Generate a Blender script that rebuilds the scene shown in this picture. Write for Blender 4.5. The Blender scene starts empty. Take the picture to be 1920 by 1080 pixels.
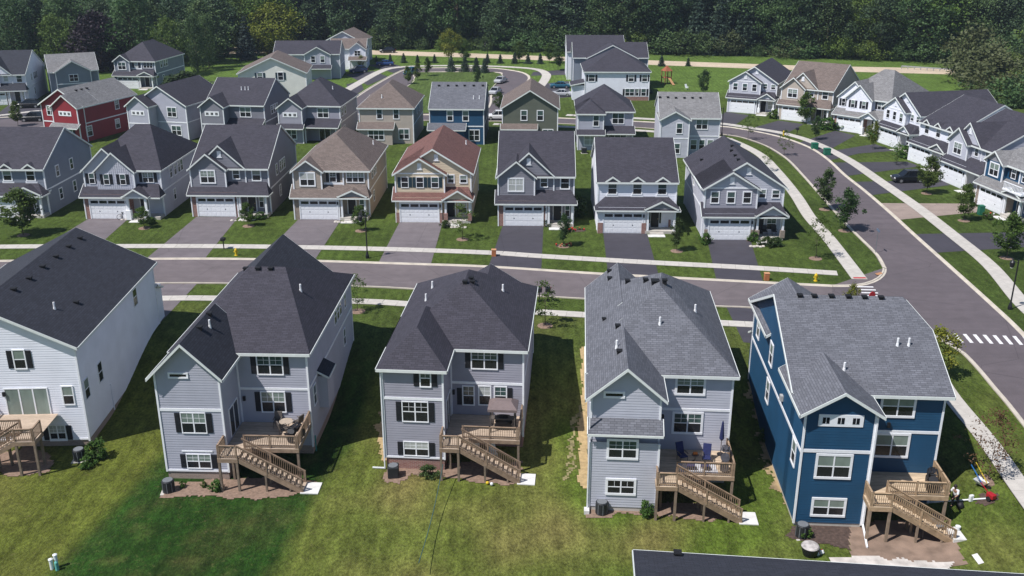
import bpy, bmesh, math, random
import numpy as np
from mathutils import Vector, Matrix, noise as mnoise
random.seed(7)
sc = bpy.context.scene
col = sc.collection
rad = math.radians

# ---------------------------------------------------------------- camera
F, CX, CY, TH, HC = 1837.0, 960.0, 540.0, rad(20.3), 34.4
cam = bpy.data.cameras.new('camera'); camo = bpy.data.objects.new('camera', cam); col.objects.link(camo)
camo.location = (0, 0, HC); camo.rotation_euler = (math.pi/2 - TH, 0, 0)
cam.lens = F*36/1920; cam.sensor_width = 36; cam.clip_start = .5; cam.clip_end = 4000
sc.camera = camo
sc.render.resolution_x, sc.render.resolution_y = 1024, 576

# ---------------------------------------------------------------- sky, sun, exposure
SUN = Vector((0.56, 0.35, -1.0)).normalized()            # direction the light travels
w = bpy.data.worlds.new('World'); sc.world = w; w.use_nodes = True
nt = w.node_tree; bgn = nt.nodes['Background']; sky = nt.nodes.new('ShaderNodeTexSky')
sky.sky_type = 'NISHITA'; sky.sun_disc = False; sky.dust_density = 0.3; sky.air_density = 0.9; sky.ozone_density = 2.0
sky.sun_elevation = math.asin(-SUN.z); sky.sun_rotation = math.atan2(-SUN.x, -SUN.y)
nt.links.new(sky.outputs[0], bgn.inputs[0]); bgn.inputs[1].default_value = 0.09
sl = bpy.data.lights.new('sun', 'SUN'); so = bpy.data.objects.new('sun', sl); col.objects.link(so)
sl.energy = 4.6; sl.angle = rad(0.53); sl.color = (1.0, 0.965, 0.945)
so.rotation_euler = SUN.to_track_quat('-Z', 'Y').to_euler(); so.location = (-60, -30, 120)
vs = sc.view_settings
vs.view_transform = 'Standard'; vs.look = 'None'; vs.exposure = 0.27; vs.gamma = 1.0; vs.use_curve_mapping = False

# ---------------------------------------------------------------- geography helpers
def lerp_list(xs, ys, x):
    if x <= xs[0]: return ys[0]
    for i in range(len(xs)-1):
        if x <= xs[i+1]:
            t = (x-xs[i])/(xs[i+1]-xs[i]); return ys[i]*(1-t)+ys[i+1]*t
    return ys[-1]
def sm(a, b, x):
    t = min(1, max(0, (x-a)/(b-a))); return t*t*(3-2*t)
def near_walk(x): return lerp_list([-60, -15, 0, 24, 40], [88.5, 88.0, 85.8, 82.5, 80.5], x)
LOW = -2.3
def ground_z(x, y):
    d = near_walk(x) - y
    return LOW*sm(5, 19.5, d)*(1-sm(26.5, 33.5, x))
def ray(px, py):
    a = (px-CX)/F; b = (CY-py)/F; c, s = math.cos(TH), math.sin(TH)
    return Vector((a, c+b*s, -s+b*c))
def G(px, py, z=None):
    """the point of the ground that the photograph shows at a pixel"""
    d = ray(px, py); zz = 0.0 if z is None else z
    for _ in range(25):
        t = (zz-HC)/d.z; p = Vector((0, 0, HC))+d*t
        if z is not None: break
        zz = .5*zz+.5*ground_z(p.x, p.y)
    return p

# ---------------------------------------------------------------- objects
def tag(o, label=None, cat=None, group=None, kind=None):
    if label: o['label'] = label
    if cat: o['category'] = cat
    if group: o['group'] = group
    if kind: o['kind'] = kind
    return o
def empty(name, loc=(0, 0, 0), rz=0, label=None, cat=None, group=None, scale=1):
    o = bpy.data.objects.new(name, None); col.objects.link(o)
    o.location = loc; o.rotation_euler = (0, 0, rz); o.empty_display_size = .3
    o.scale = (scale,)*3 if not hasattr(scale, '__len__') else scale
    return tag(o, label, cat, group)
def link(name, me, parent=None, loc=None, rz=None):
    o = bpy.data.objects.new(name, me); col.objects.link(o)
    if parent: o.parent = parent
    if loc is not None: o.location = loc
    if rz is not None: o.rotation_euler = (0, 0, rz)
    return o
class MB:
    """collects polygons, then becomes one mesh"""
    def __init__(s): s.v = []; s.f = []; s.m = []; s.uv = []
    def face(s, pts, m=0, uv=None):
        i = len(s.v); s.v += [tuple(p) for p in pts]; s.f.append(tuple(range(i, i+len(pts)))); s.m.append(m); s.uv.append(uv)
    def box(s, x0, x1, y0, y1, z0, z1, m=0):
        x0, x1 = min(x0, x1), max(x0, x1); y0, y1 = min(y0, y1), max(y0, y1); z0, z1 = min(z0, z1), max(z0, z1)
        P = [(x0,y0,z0),(x1,y0,z0),(x1,y1,z0),(x0,y1,z0),(x0,y0,z1),(x1,y0,z1),(x1,y1,z1),(x0,y1,z1)]
        i = len(s.v); s.v += P
        for q in ((0,3,2,1),(4,5,6,7),(0,1,5,4),(1,2,6,5),(2,3,7,6),(3,0,4,7)):
            s.f.append(tuple(i+k for k in q)); s.m.append(m); s.uv.append(None)
        return s
    def bar(s, p0, p1, wx, wz, m=0):
        """a square timber from p0 to p1, wx wide (horizontal), wz deep"""
        p0, p1 = Vector(p0), Vector(p1); d = (p1-p0).normalized()
        u = d.cross(Vector((0, 0, 1)))
        if u.length < 1e-4: u = Vector((1, 0, 0))
        u.normalize(); v = u.cross(d).normalized()
        u *= wx/2; v *= wz/2; i = len(s.v)
        s.v += [tuple(p+a*u+b*v) for p in (p0, p1) for a, b in ((-1,-1),(1,-1),(1,1),(-1,1))]
        for q in ((0,1,2,3),(7,6,5,4),(0,4,5,1),(1,5,6,2),(2,6,7,3),(3,7,4,0)):
            s.f.append(tuple(i+k for k in q)); s.m.append(m); s.uv.append(None)
        return s
    def tube(s, p0, p1, r0, r1=None, n=8, m=0, cap=True):
        r1 = r0 if r1 is None else r1
        p0, p1 = Vector(p0), Vector(p1); d = (p1-p0).normalized()
        u = d.orthogonal().normalized(); v = d.cross(u); i = len(s.v)
        for p, r in ((p0, r0), (p1, r1)):
            for k in range(n):
                a = 2*math.pi*k/n; s.v.append(tuple(p+(u*math.cos(a)+v*math.sin(a))*r))
        for k in range(n):
            s.f.append((i+k, i+(k+1)%n, i+n+(k+1)%n, i+n+k)); s.m.append(m); s.uv.append(None)
        if cap:
            s.f.append(tuple(i+n-1-k for k in range(n))); s.f.append(tuple(i+n+k for k in range(n))); s.m += [m, m]; s.uv += [None, None]
        return s
    def lathe(s, c, prof, n=12, m=0):
        """prof: (radius, height) rings about the vertical through c"""
        i = len(s.v); c = Vector(c)
        for r, z in prof:
            for k in range(n):
                a = 2*math.pi*k/n; s.v.append((c.x+r*math.cos(a), c.y+r*math.sin(a), c.z+z))
        for j in range(len(prof)-1):
            for k in range(n):
                a, b = i+j*n+k, i+j*n+(k+1)%n
                s.f.append((a, b, b+n, a+n)); s.m.append(m); s.uv.append(None)
        s.f.append(tuple(i+n-1-k for k in range(n))); s.f.append(tuple(i+(len(prof)-1)*n+k for k in range(n))); s.m += [m, m]; s.uv += [None, None]
        return s
    def mesh(s, name, mats, smooth=False):
        me = bpy.data.meshes.new(name); me.from_pydata(s.v, [], s.f)
        for m in (mats if isinstance(mats, (list, tuple)) else [mats]): me.materials.append(m)
        me.polygons.foreach_set('material_index', s.m)
        if smooth: me.polygons.foreach_set('use_smooth', [True]*len(s.f))
        if any(u is not None for u in s.uv):
            L = me.uv_layers.new(name='UVMap'); k = 0
            for f, u in zip(s.f, s.uv):
                for j in range(len(f)):
                    L.data[k].uv = u[j] if u is not None else (0, 0)
                    k += 1
        me.update(); return me
    def build(s, name, mats, parent=None, loc=None, rz=None, smooth=False, bevel=0):
        o = link(name, s.mesh(name, mats, smooth), parent, loc, rz)
        if bevel:
            b = o.modifiers.new('bevel', 'BEVEL'); b.width = bevel; b.segments = 2; b.limit_method = 'ANGLE'
        return o

# ---------------------------------------------------------------- materials
MATS = {}
def nodes(name):
    m = bpy.data.materials.new(name); m.use_nodes = True
    n = m.node_tree; return m, n, n.nodes['Principled BSDF'], n.links
def rgb(c): return (c[0], c[1], c[2], 1)
def mat(name, c, rough=.75, var=.12, scale=3.0, metal=0, spec=.4, stretch=None, bump=0, rnd=0):
    """a plain surface with slight noise in its colour"""
    if name in MATS: return MATS[name]
    m, n, p, L = nodes(name); N = n.nodes
    p.inputs['Roughness'].default_value = rough; p.inputs['Metallic'].default_value = metal
    p.inputs['Specular IOR Level'].default_value = spec
    if var:
        tc = N.new('ShaderNodeTexCoord'); mp = N.new('ShaderNodeMapping'); nz = N.new('ShaderNodeTexNoise')
        mp.inputs['Scale'].default_value = stretch or (1, 1, 1)
        nz.inputs['Scale'].default_value = scale; nz.inputs['Detail'].default_value = 4
        mx = N.new('ShaderNodeMix'); mx.data_type = 'RGBA'
        mx.inputs[6].default_value = rgb([k*(1-var) for k in c]); mx.inputs[7].default_value = rgb([min(1, k*(1+var)) for k in c])
        L.new(tc.outputs['Object'], mp.inputs[0]); L.new(mp.outputs[0], nz.inputs['Vector'])
        rm = N.new('ShaderNodeMapRange'); rm.inputs[1].default_value = .3; rm.inputs[2].default_value = .7
        L.new(nz.outputs['Fac'], rm.inputs[0]); L.new(rm.outputs[0], mx.inputs[0])
        outc = mx.outputs[2]
        if rnd:
            oi = N.new('ShaderNodeObjectInfo'); hs = N.new('ShaderNodeHueSaturation'); mr = N.new('ShaderNodeMapRange')
            mr.inputs[3].default_value = 1-rnd; mr.inputs[4].default_value = 1+rnd
            L.new(oi.outputs['Random'], mr.inputs[0]); L.new(mr.outputs[0], hs.inputs['Value']); L.new(outc, hs.inputs['Color']); outc = hs.outputs[0]
        L.new(outc, p.inputs['Base Color'])
        if bump:
            b = N.new('ShaderNodeBump'); b.inputs['Strength'].default_value = bump; b.inputs['Distance'].default_value = .05
            L.new(nz.outputs['Fac'], b.inputs['Height']); L.new(b.outputs[0], p.inputs['Normal'])
    else: p.inputs['Base Color'].default_value = rgb(c)
    MATS[name] = m; return m
def shingle(name, c):
    if name in MATS: return MATS[name]
    m, n, p, L = nodes(name); N = n.nodes
    uv = N.new('ShaderNodeUVMap'); br = N.new('ShaderNodeTexBrick')
    br.inputs['Scale'].default_value = 1; br.inputs['Brick Width'].default_value = .42; br.inputs['Row Height'].default_value = .17
    br.inputs['Mortar Size'].default_value = .014; br.inputs['Mortar Smooth'].default_value = .3; br.offset = .37
    br.inputs['Color1'].default_value = rgb([k*.83 for k in c]); br.inputs['Color2'].default_value = rgb([k*1.19 for k in c]); br.inputs['Mortar'].default_value = rgb([k*.45 for k in c])
    nz = N.new('ShaderNodeTexNoise'); nz.inputs['Scale'].default_value = .45; nz.inputs['Detail'].default_value = 6; nz.inputs['Roughness'].default_value = .7
    tc = N.new('ShaderNodeTexCoord'); L.new(tc.outputs['Object'], nz.inputs['Vector'])
    rm = N.new('ShaderNodeMapRange'); rm.inputs[1].default_value = .3; rm.inputs[2].default_value = .7; rm.inputs[3].default_value = .90; rm.inputs[4].default_value = 1.09
    mx = N.new('ShaderNodeMix'); mx.data_type = 'RGBA'; mx.blend_type = 'MULTIPLY'; mx.inputs[0].default_value = 1
    L.new(uv.outputs[0], br.inputs['Vector']); L.new(nz.outputs['Fac'], rm.inputs[0])
    L.new(br.outputs['Color'], mx.inputs[6]); L.new(rm.outputs[0], mx.inputs[7]); L.new(mx.outputs[2], p.inputs['Base Color'])
    b = N.new('ShaderNodeBump'); b.inputs['Strength'].default_value = .5; b.inputs['Distance'].default_value = .02; b.invert = True
    L.new(br.outputs['Fac'], b.inputs['Height']); L.new(b.outputs[0], p.inputs['Normal'])
    p.inputs['Roughness'].default_value = .85; p.inputs['Specular IOR Level'].default_value = .35
    MATS[name] = m; return m
def brick(name, c1, c2, mortar):
    if name in MATS: return MATS[name]
    m, n, p, L = nodes(name); N = n.nodes
    tc = N.new('ShaderNodeTexCoord'); mp = N.new('ShaderNodeMapping'); mp.inputs['Rotation'].default_value = (math.pi/2, 0, 0)
    br = N.new('ShaderNodeTexBrick'); br.inputs['Scale'].default_value = 1; br.inputs['Brick Width'].default_value = .3; br.inputs['Row Height'].default_value = .1
    br.inputs['Mortar Size'].default_value = .012; br.inputs['Color1'].default_value = rgb(c1); br.inputs['Color2'].default_value = rgb(c2); br.inputs['Mortar'].default_value = rgb(mortar)
    L.new(tc.outputs['Object'], mp.inputs[0]); L.new(mp.outputs[0], br.inputs['Vector']); L.new(br.outputs['Color'], p.inputs['Base Color'])
    p.inputs['Roughness'].default_value = .9; MATS[name] = m; return m
def glass(name, c, rough=.05, var=.25):
    if name in MATS: return MATS[name]
    m = mat(name, c, rough, var, 1.1, 0, .6, stretch=(1.0, 1.0, .35)); return m
def foliage(name, c, c2, transl=.25, var=.2):
    if name in MATS: return MATS[name]
    m, n, p, L = nodes(name); N = n.nodes
    tc = N.new('ShaderNodeTexCoord'); nz = N.new('ShaderNodeTexNoise'); nz.inputs['Scale'].default_value = .9; nz.inputs['Detail'].default_value = 3
    rm = N.new('ShaderNodeMapRange'); rm.inputs[1].default_value = .3; rm.inputs[2].default_value = .7
    mx = N.new('ShaderNodeMix'); mx.data_type = 'RGBA'; mx.inputs[6].default_value = rgb(c); mx.inputs[7].default_value = rgb(c2)
    oi = N.new('ShaderNodeObjectInfo'); hs = N.new('ShaderNodeHueSaturation'); v = N.new('ShaderNodeMapRange'); h = N.new('ShaderNodeMapRange')
    v.inputs[3].default_value = 1-var; v.inputs[4].default_value = 1+var; h.inputs[3].default_value = .485; h.inputs[4].default_value = .515
    sb = N.new('ShaderNodeMath'); sb.operation = 'MULTIPLY'; sb.inputs[1].default_value = 7.31; fr = N.new('ShaderNodeMath'); fr.operation = 'FRACT'
    L.new(tc.outputs['Object'], nz.inputs['Vector']); L.new(nz.outputs['Fac'], rm.inputs[0]); L.new(rm.outputs[0], mx.inputs[0])
    L.new(oi.outputs['Random'], v.inputs[0]); L.new(oi.outputs['Random'], sb.inputs[0]); L.new(sb.outputs[0], fr.inputs[0]); L.new(fr.outputs[0], h.inputs[0])
    L.new(v.outputs[0], hs.inputs['Value']); L.new(h.outputs[0], hs.inputs['Hue']); L.new(mx.outputs[2], hs.inputs['Color'])
    L.new(hs.outputs[0], p.inputs['Base Color']); p.inputs['Roughness'].default_value = .6; p.inputs['Specular IOR Level'].default_value = .25
    tr = N.new('ShaderNodeBsdfTranslucent'); ms = N.new('ShaderNodeMixShader'); ms.inputs[0].default_value = transl
    L.new(hs.outputs[0], tr.inputs[0]); L.new(p.outputs[0], ms.inputs[1]); L.new(tr.outputs[0], ms.inputs[2]); L.new(ms.outputs[0], N['Material Output'].inputs[0])
    MATS[name] = m; return m
WHITE = mat('white_trim', (.80, .81, .83), .5, .05)
SOFFIT = mat('gutter_white', (.70, .73, .70), .45, .05)
BLACK = mat('black_paint', (.012, .012, .015), .45, .2)
SHUT = mat('shutter_black', (.014, .015, .02), .55, .2)
SHUTG = mat('shutter_slate', (.02, .045, .06), .55, .2)
VENT = mat('roof_vent_black', (.008, .008, .009), .7, .2)
PIPE = mat('vent_pipe_white', (.8, .8, .8), .5, .03)
CONC = mat('concrete', (.47, .44, .395), .9, .1, 1.5, bump=.1, rnd=.05)
CURB = mat('curb_concrete', (.50, .45, .375), .9, .14, .9, bump=.1)
SLABW = mat('landing_concrete', (.62, .61, .585), .85, .14, 1.8)
UP = glass('pane_upper', (.055, .095, .09), .06, .55)  # teal of reflected sky and lawn is put into the glass colour
UPL = glass('pane_curtain_reflection', (.20, .25, .22), .10, .25)  # paler: curtain behind and reflected sky and lawn, both painted in the base colour
LOWP = glass('pane_screen', (.016, .018, .022), .25, .4)
BLIND = glass('pane_blind', (.42, .44, .42), .15, .12)
DARKG = glass('pane_dark', (.012, .014, .018), .05, .4)
S_WHITE = mat('siding_white', (.77, .78, .84), .6, .05, .7)
S_GRAY = mat('siding_gray', (.39, .395, .455), .6, .06, .7)
S_GRAY2 = mat('siding_gray_violet', (.31, .305, .355), .6, .06, .7)
S_LIGHT = mat('siding_light_gray', (.46, .468, .525), .6, .06, .7)
S_NAVY = mat('siding_navy', (.012, .064, .135), .6, .10, .7)
S_STEEL = mat('siding_steel_gray', (.20, .225, .27), .6, .06, .7)
S_SLATE = mat('siding_slate', (.205, .205, .235), .6, .06, .7)
S_DARK = mat('siding_charcoal', (.13, .14, .155), .6, .06, .7)
S_TAN = mat('siding_tan', (.34, .285, .235), .6, .06, .7)
S_CREAM = mat('siding_cream', (.60, .50, .36), .6, .06, .7)
S_PALE = mat('siding_ivory', (.78, .77, .70), .6, .06, .7)
S_RED = mat('siding_red', (.24, .022, .03), .6, .10, .7)
S_GREEN = mat('siding_olive', (.115, .125, .095), .6, .08, .7)
S_BEIGE = mat('siding_beige', (.42, .365, .31), .6, .06, .7)
R_DARK = shingle('shingle_charcoal', (.031, .033, .044))
R_DARK2 = shingle('shingle_black_brown', (.047, .044, .057))
R_GRAY = shingle('shingle_gray', (.128, .132, .150))
R_LGRAY = shingle('shingle_light_gray', (.20, .196, .196))
R_TAN = shingle('shingle_tan', (.16, .126, .11))
R_RED = shingle('shingle_red_brown', (.165, .08, .067))
BRICKR = brick('brick_red', (.22, .075, .06), (.30, .14, .11), (.32, .29, .26))
BRICKT = brick('brick_taupe', (.24, .17, .14), (.30, .23, .19), (.32, .28, .24))
STONE = brick('stone_veneer', (.30, .23, .17), (.20, .16, .13), (.28, .25, .22))
def timber(k, b, r, p): return (mat('deck_board_'+k, b, .75, .2, 2.2, stretch=(1, 6, 1), rnd=.17), mat('deck_rail_'+k, r, .75, .25, 3, rnd=.12), mat('deck_post_'+k, p, .8, .25, 3, rnd=.1))
T_OLD = timber('weathered', (.44, .345, .26), (.25, .175, .12), (.19, .145, .107)); T_NEW = timber('new', (.52, .40, .27), (.37, .26, .16), (.26, .195, .14)); T_MID = timber('settled', (.49, .38, .27), (.31, .215, .14), (.22, .165, .12))
BARK = mat('bark', (.085, .062, .045), .9, .3, 4)
MULCH = mat('mulch', (.22, .15, .11), .95, .25, 5, bump=.4)
MULCHD = mat('mulch_dark', (.075, .05, .04), .95, .35, 5, bump=.4)
DIRT = mat('bare_dirt', (.22, .155, .115), .95, .3, 1.2, bump=.4)
STRAW = mat('straw_blanket', (.39, .285, .145), .95, .22, 3, bump=.3)
# ---------------------------------------------------------------- house kit
def clipz(poly, lo, hi):
    for s, lim in ((1, lo), (-1, hi)):
        out = []
        for i in range(len(poly)):
            a, b = poly[i], poly[(i+1) % len(poly)]
            da, db = s*(a[1]-lim), s*(b[1]-lim)
            if da >= 0: out.append(a)
            if da*db < 0:
                t = da/(da-db); out.append((a[0]+(b[0]-a[0])*t, lim))
        poly = out
        if len(poly) < 3: return []
    return poly
def onface(face, plane, u, off, z):
    return {'n': (u, plane-off, z), 'f': (u, plane+off, z), 'l': (plane-off, u, z), 'r': (plane+off, u, z)}[face]
ROT = {'n': 0, 'r': math.pi/2, 'f': math.pi, 'l': -math.pi/2}
MESHC = {}; WR_ = random.Random(5)
def gable_polys(x0, x1, y0, y1, z, pitch, axis='y', oe=.35, ra=.38, rb=.38, ridge=None):
    """wall rectangle -> two slopes; oe eave overhang, ra/rb rake overhang at the two ends; returns polys and ridge height"""
    if axis == 'x':
        P, rz = gable_polys(y0, y1, x0, x1, z, pitch, 'y', oe, ra, rb, ridge)
        return [[(b, a, c) for a, b, c in p][::-1] for p in P], rz
    m = (x0+x1)/2 if ridge is None else ridge
    rz = z+pitch*max(m-x0, x1-m) if ridge is None else z+pitch*(x1-x0)/2
    pl = (rz-z)/(m-x0); pr_ = (rz-z)/(x1-m)
    a, b = y0-ra, y1+rb
    return [[(x0-oe, b, z-pl*oe), (x0-oe, a, z-pl*oe), (m, a, rz), (m, b, rz)],
            [(x1+oe, a, z-pr_*oe), (x1+oe, b, z-pr_*oe), (m, b, rz), (m, a, rz)]], rz
def hip_polys(x0, x1, y0, y1, z, rz, rA, rB, o=.35):
    """hip roof over a wall rectangle, ridge from rA=(x,y) to rB=(x,y) at height rz; rA nearer (or left)"""
    x0, x1, y0, y1 = x0-o, x1+o, y0-o, y1+o; z = z-.18
    A, B = (rA[0], rA[1], rz), (rB[0], rB[1], rz)
    if abs(rA[1]-rB[1]) >= abs(rA[0]-rB[0]):     # ridge runs away from us
        P = [[(x0,y0,z),(x1,y0,z),A], [(x1,y0,z),(x1,y1,z),B,A], [(x1,y1,z),(x0,y1,z),B], [(x0,y1,z),(x0,y0,z),A,B]]
        if A == B: P[1] = P[1][:3]; P[3] = P[3][:3]
        return P
    return [[(x0,y0,z),(x1,y0,z),B,A], [(x1,y0,z),(x1,y1,z),B], [(x1,y1,z),(x0,y1,z),A,B], [(x0,y1,z),(x0,y0,z),A]]
class House:
    def __init__(s, name, label, loc, yaw=0, z=0, lap=None, cat='house', trim=WHITE, detail=1):
        s.root = empty(name, (loc[0], loc[1], z), rad(yaw), label, cat)
        s.lap = lap; s.W = {}; s.trim = trim; s.detail = detail
    def wall(s, face, plane, poly, m, lap=0):
        mb = s.W.setdefault(m.name, MB()); lap = s.lap if lap == 0 else lap
        if not lap:
            mb.face([onface(face, plane, u, 0, z) for u, z in poly]); return
        z0 = min(p[1] for p in poly); z1 = max(p[1] for p in poly); k = 0
        while z0+k*lap < z1-1e-4:
            a, b = z0+k*lap, min(z1, z0+(k+1)*lap); k += 1
            q = clipz(poly, a, b)
            if len(q) < 3: continue
            mb.face([onface(face, plane, u, .018*(1-(z-a)/lap), z) for u, z in q])
            us = [u for u, z in q if abs(z-a) < 1e-5]
            if len(us) >= 2:
                mb.face([onface(face, plane, min(us), .018, a), onface(face, plane, max(us), .018, a), onface(face, plane, max(us), 0, a), onface(face, plane, min(us), 0, a)])
    def rect(s, face, plane, u0, u1, z0, z1, m, lap=0): s.wall(face, plane, [(u0, z0), (u1, z0), (u1, z1), (u0, z1)], m, lap)
    def box(s, x0, x1, y0, y1, z0, z1, m, faces='nflr', lap=0):
        for f in faces:
            if f == 'n': s.rect('n', y0, x0, x1, z0, z1, m, lap)
            if f == 'f': s.rect('f', y1, x0, x1, z0, z1, m, lap)
            if f == 'l': s.rect('l', x0, y0, y1, z0, z1, m, lap)
            if f == 'r': s.rect('r', x1, y0, y1, z0, z1, m, lap)
    def tri(s, face, plane, u0, u1, z, rise, m, um=None, lap=0): s.wall(face, plane, [(u0, z), (u1, z), ((u0+u1)/2 if um is None else um, z+rise)], m, lap)
    def roof(s, polys, m, th=.16, name='roof'):
        mb, ft = MB(), MB(); edges = {}
        for p in polys:
            P = [Vector(q) for q in p]; n = (P[1]-P[0]).cross(P[2]-P[0]).normalized()
            if n.z < 0: P = P[::-1]; n = -n
            u = Vector((0, 0, 1)).cross(n); u = u.normalized() if u.length > 1e-4 else Vector((1, 0, 0)); v = n.cross(u)
            up = Vector((0, 0, th))
            mb.face([q+up for q in P], 0, [(q.dot(u), q.dot(v)) for q in P])
            ft.face([q for q in P][::-1])
            for i in range(len(P)):
                a, b = P[i], P[(i+1) % len(P)]
                k = tuple(sorted((tuple(round(t, 3) for t in a), tuple(round(t, 3) for t in b))))
                edges.setdefault(k, []).append((a, b))
        c = sum((Vector(q) for p in polys for q in p), Vector())/sum(len(p) for p in polys)
        for k, l in edges.items():
            if len(l) > 1: continue
            a, b = l[0]; d = (b-a).normalized(); o = Vector((d.y, -d.x, 0))
            if o.length > 1e-5:
                o.normalize()
                o = o*.05
            else: o = Vector((0, 0, 0))
            up = Vector((0, 0, th-.012)); dn = Vector((0, 0, -.06))
            ft.face([a+o+dn, b+o+dn, b+o+up, a+o+up]); ft.face([a+up, b+up, b+o+up, a+o+up]); ft.face([a+dn, b+dn, b+o+dn, a+o+dn])
        r = mb.build(name, m, s.root); ft.build('fascia', SOFFIT, r); return r
    def gable(s, x0, x1, y0, y1, z, pitch, rm, wm=None, axis='y', ends='nf', oe=.35, ra=.38, rb=.38, ridge=None, vent=False, lap=0):
        P, rz = gable_polys(x0, x1, y0, y1, z, pitch, axis, oe, ra, rb, ridge); s.roof(P, rm)
        if wm:
            for e in ends:
                if axis == 'y': s.tri(e, y0 if e == 'n' else y1, x0, x1, z, rz-z, wm, ridge, lap)
                else: s.tri('l' if e == 'n' else 'r', x0 if e == 'n' else x1, y0, y1, z, rz-z, wm, ridge, lap)
        return rz
    def hip(s, x0, x1, y0, y1, z, pitch, rm, o=.35):
        a, b = x1-x0+2*o, y1-y0+2*o; h = min(a, b)/2; rz = z-.18+pitch*h
        if b > a: A, B = ((x0+x1)/2, y0-o+h), ((x0+x1)/2, y1+o-h)
        else: A, B = (x0-o+h, (y0+y1)/2), (x1+o-h, (y0+y1)/2)
        s.roof(hip_polys(x0, x1, y0, y1, z, rz, A, B, o), rm); return rz
    def shed(s, x0, x1, ylo, yhi, zlo, zhi, rm, o=.3, hipl=0, hipr=0):
        """lean-to roof falling from yhi to ylo"""
        d = (zhi-zlo)/(yhi-ylo)
        P = [[(x0-o, ylo-o, zlo-d*o), (x1+o, ylo-o, zlo-d*o), (x1+o-hipr, yhi, zhi), (x0-o+hipl, yhi, zhi)]]
        if hipl: P.append([(x0-o, yhi, zlo-d*o), (x0-o, ylo-o, zlo-d*o), (x0-o+hipl, yhi, zhi)])
        if hipr: P.append([(x1+o, ylo-o, zlo-d*o), (x1+o, yhi, zlo-d*o), (x1+o-hipr, yhi, zhi)])
        s.roof(P, rm, .12)
    def corner(s, x, y, z0, z1, wd=.13, m=None):
        MB().box(x-wd/2, x+wd/2, y-wd/2, y+wd/2, z0, z1).build('corner_board', m or s.trim, s.root)
    def corners(s, pts, z0, z1, wd=.13):
        for x, y in pts: s.corner(x, y, z0, z1, wd)
    def band(s, face, plane, u0, u1, z, h=.2, m=None):
        a = onface(face, plane, u0, .05, z); b = onface(face, plane, u1, -.02, z+h)
        MB().box(a[0], b[0], a[1], b[1], a[2], b[2]).build('band_board', m or s.trim, s.root)
    def part(s, name, m, *boxes):
        mb = MB()
        for b in boxes: mb.box(*b)
        return mb.build(name, m, s.root)
    def win(s, face, plane, u, z, w, h, cols=1, trim=.09, grid=1, up=None, lo=None, shut=None, hung=True, wide=False):
        """a sash window: u centre, z sill; children are its panes"""
        key = ('win', w, h, cols, trim, grid, hung, s.detail)
        if key not in MESHC:
            mb = MB(); W, T = w/2, trim
            mb.box(-W-T, W+T, -.075, -.005, h, h+T); mb.box(-W-T, W+T, -.085, -.005, -T, 0)
            mb.box(-W-T, -W, -.07, -.005, 0, h); mb.box(W, W+T, -.07, -.005, 0, h)
            cw = w/cols
            for c in range(1, cols): mb.box(-W+c*cw-.045, -W+c*cw+.045, -.065, -.005, 0, h)
            if hung: mb.box(-W, W, -.06, -.005, h*.5-.03, h*.5+.03)
            if grid and s.detail:
                for c in range(cols):
                    x = -W+(c+.5)*cw; mb.box(x-.012, x+.012, -.052, -.03, h*.5 if hung else 0, h)
                    if h > 1: mb.box(-W+c*cw, -W+(c+1)*cw, -.051, -.03, h*.75-.012, h*.75+.012)
            P = []
            for c in range(cols):
                a, b = -W+c*cw, -W+(c+1)*cw
                if hung: P += [('u', MB().box(a, b, -.045, -.032, h*.5, h).v), ('l', MB().box(a, b, -.04, -.032, 0, h*.5).v)]
                else: P += [('u', MB().box(a, b, -.045, -.032, 0, h).v)]
            pm = {}
            for kk in ('u', 'l'):
                for c, q in enumerate([q for t, q in P if t == kk]):
                    me = bpy.data.meshes.new('pane'); me.from_pydata(q, [], [(0,3,2,1),(4,5,6,7),(0,1,5,4),(1,2,6,5),(2,3,7,6),(3,0,4,7)]); me.update(); me.materials.append(None); pm[(kk, c)] = me
            MESHC[key] = (mb, {}, pm)
        mb, fm, pm = MESHC[key]
        if s.trim.name not in fm: fm[s.trim.name] = mb.mesh('window', s.trim)
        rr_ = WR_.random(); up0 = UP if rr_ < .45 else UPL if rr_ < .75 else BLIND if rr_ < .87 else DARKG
        o = link('window', fm[s.trim.name], s.root, onface(face, plane, u, 0, z), ROT[face])
        for (kk, c), me in pm.items():
            pn = link('pane', me, o); pn.material_slots[0].link = 'OBJECT'
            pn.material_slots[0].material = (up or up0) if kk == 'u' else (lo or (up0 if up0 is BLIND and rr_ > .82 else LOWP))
        if shut:
            k2 = ('shut', h, shut.name)
            if k2 not in MESHC:
                m2 = MB(); m2.box(-.19, .19, -.06, -.005, 0, h)
                for j in range(int(h/.12)): m2.box(-.14, .14, -.075, -.06, .06+j*.12, .12+j*.12)
                MESHC[k2] = m2.mesh('shutter', shut)
            for sg in (-1, 1):
                link('shutter', MESHC[k2], s.root, onface(face, plane, u+sg*(w/2+trim+.22), 0, z), ROT[face])
        return o
    def winc(s, face, plane, px, py, w, h, **kw):
        u, z = s.hit(px, py, face, plane); return s.win(face, plane, u, z-h/2, w, h, **kw)
    def smallwins(s, face, plane, u, z, n=3, sz=.45, gap=.42):
        """white panel with a row of small square windows"""
        wtot = n*sz+(n-1)*gap+.5; mb = MB().box(-wtot/2, wtot/2, -.06, -.005, -.2, sz+.2)
        o = mb.build('window', s.trim, s.root, onface(face, plane, u, 0, z), ROT[face])
        for k in range(n):
            x = -wtot/2+.25+k*(sz+gap); MB().box(x, x+sz, -.075, -.055, 0, sz).build('pane', DARKG, o)
            MB().box(x+sz/2-.015, x+sz/2+.015, -.08, -.07, 0, sz).build('muntin', s.trim, o)
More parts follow.
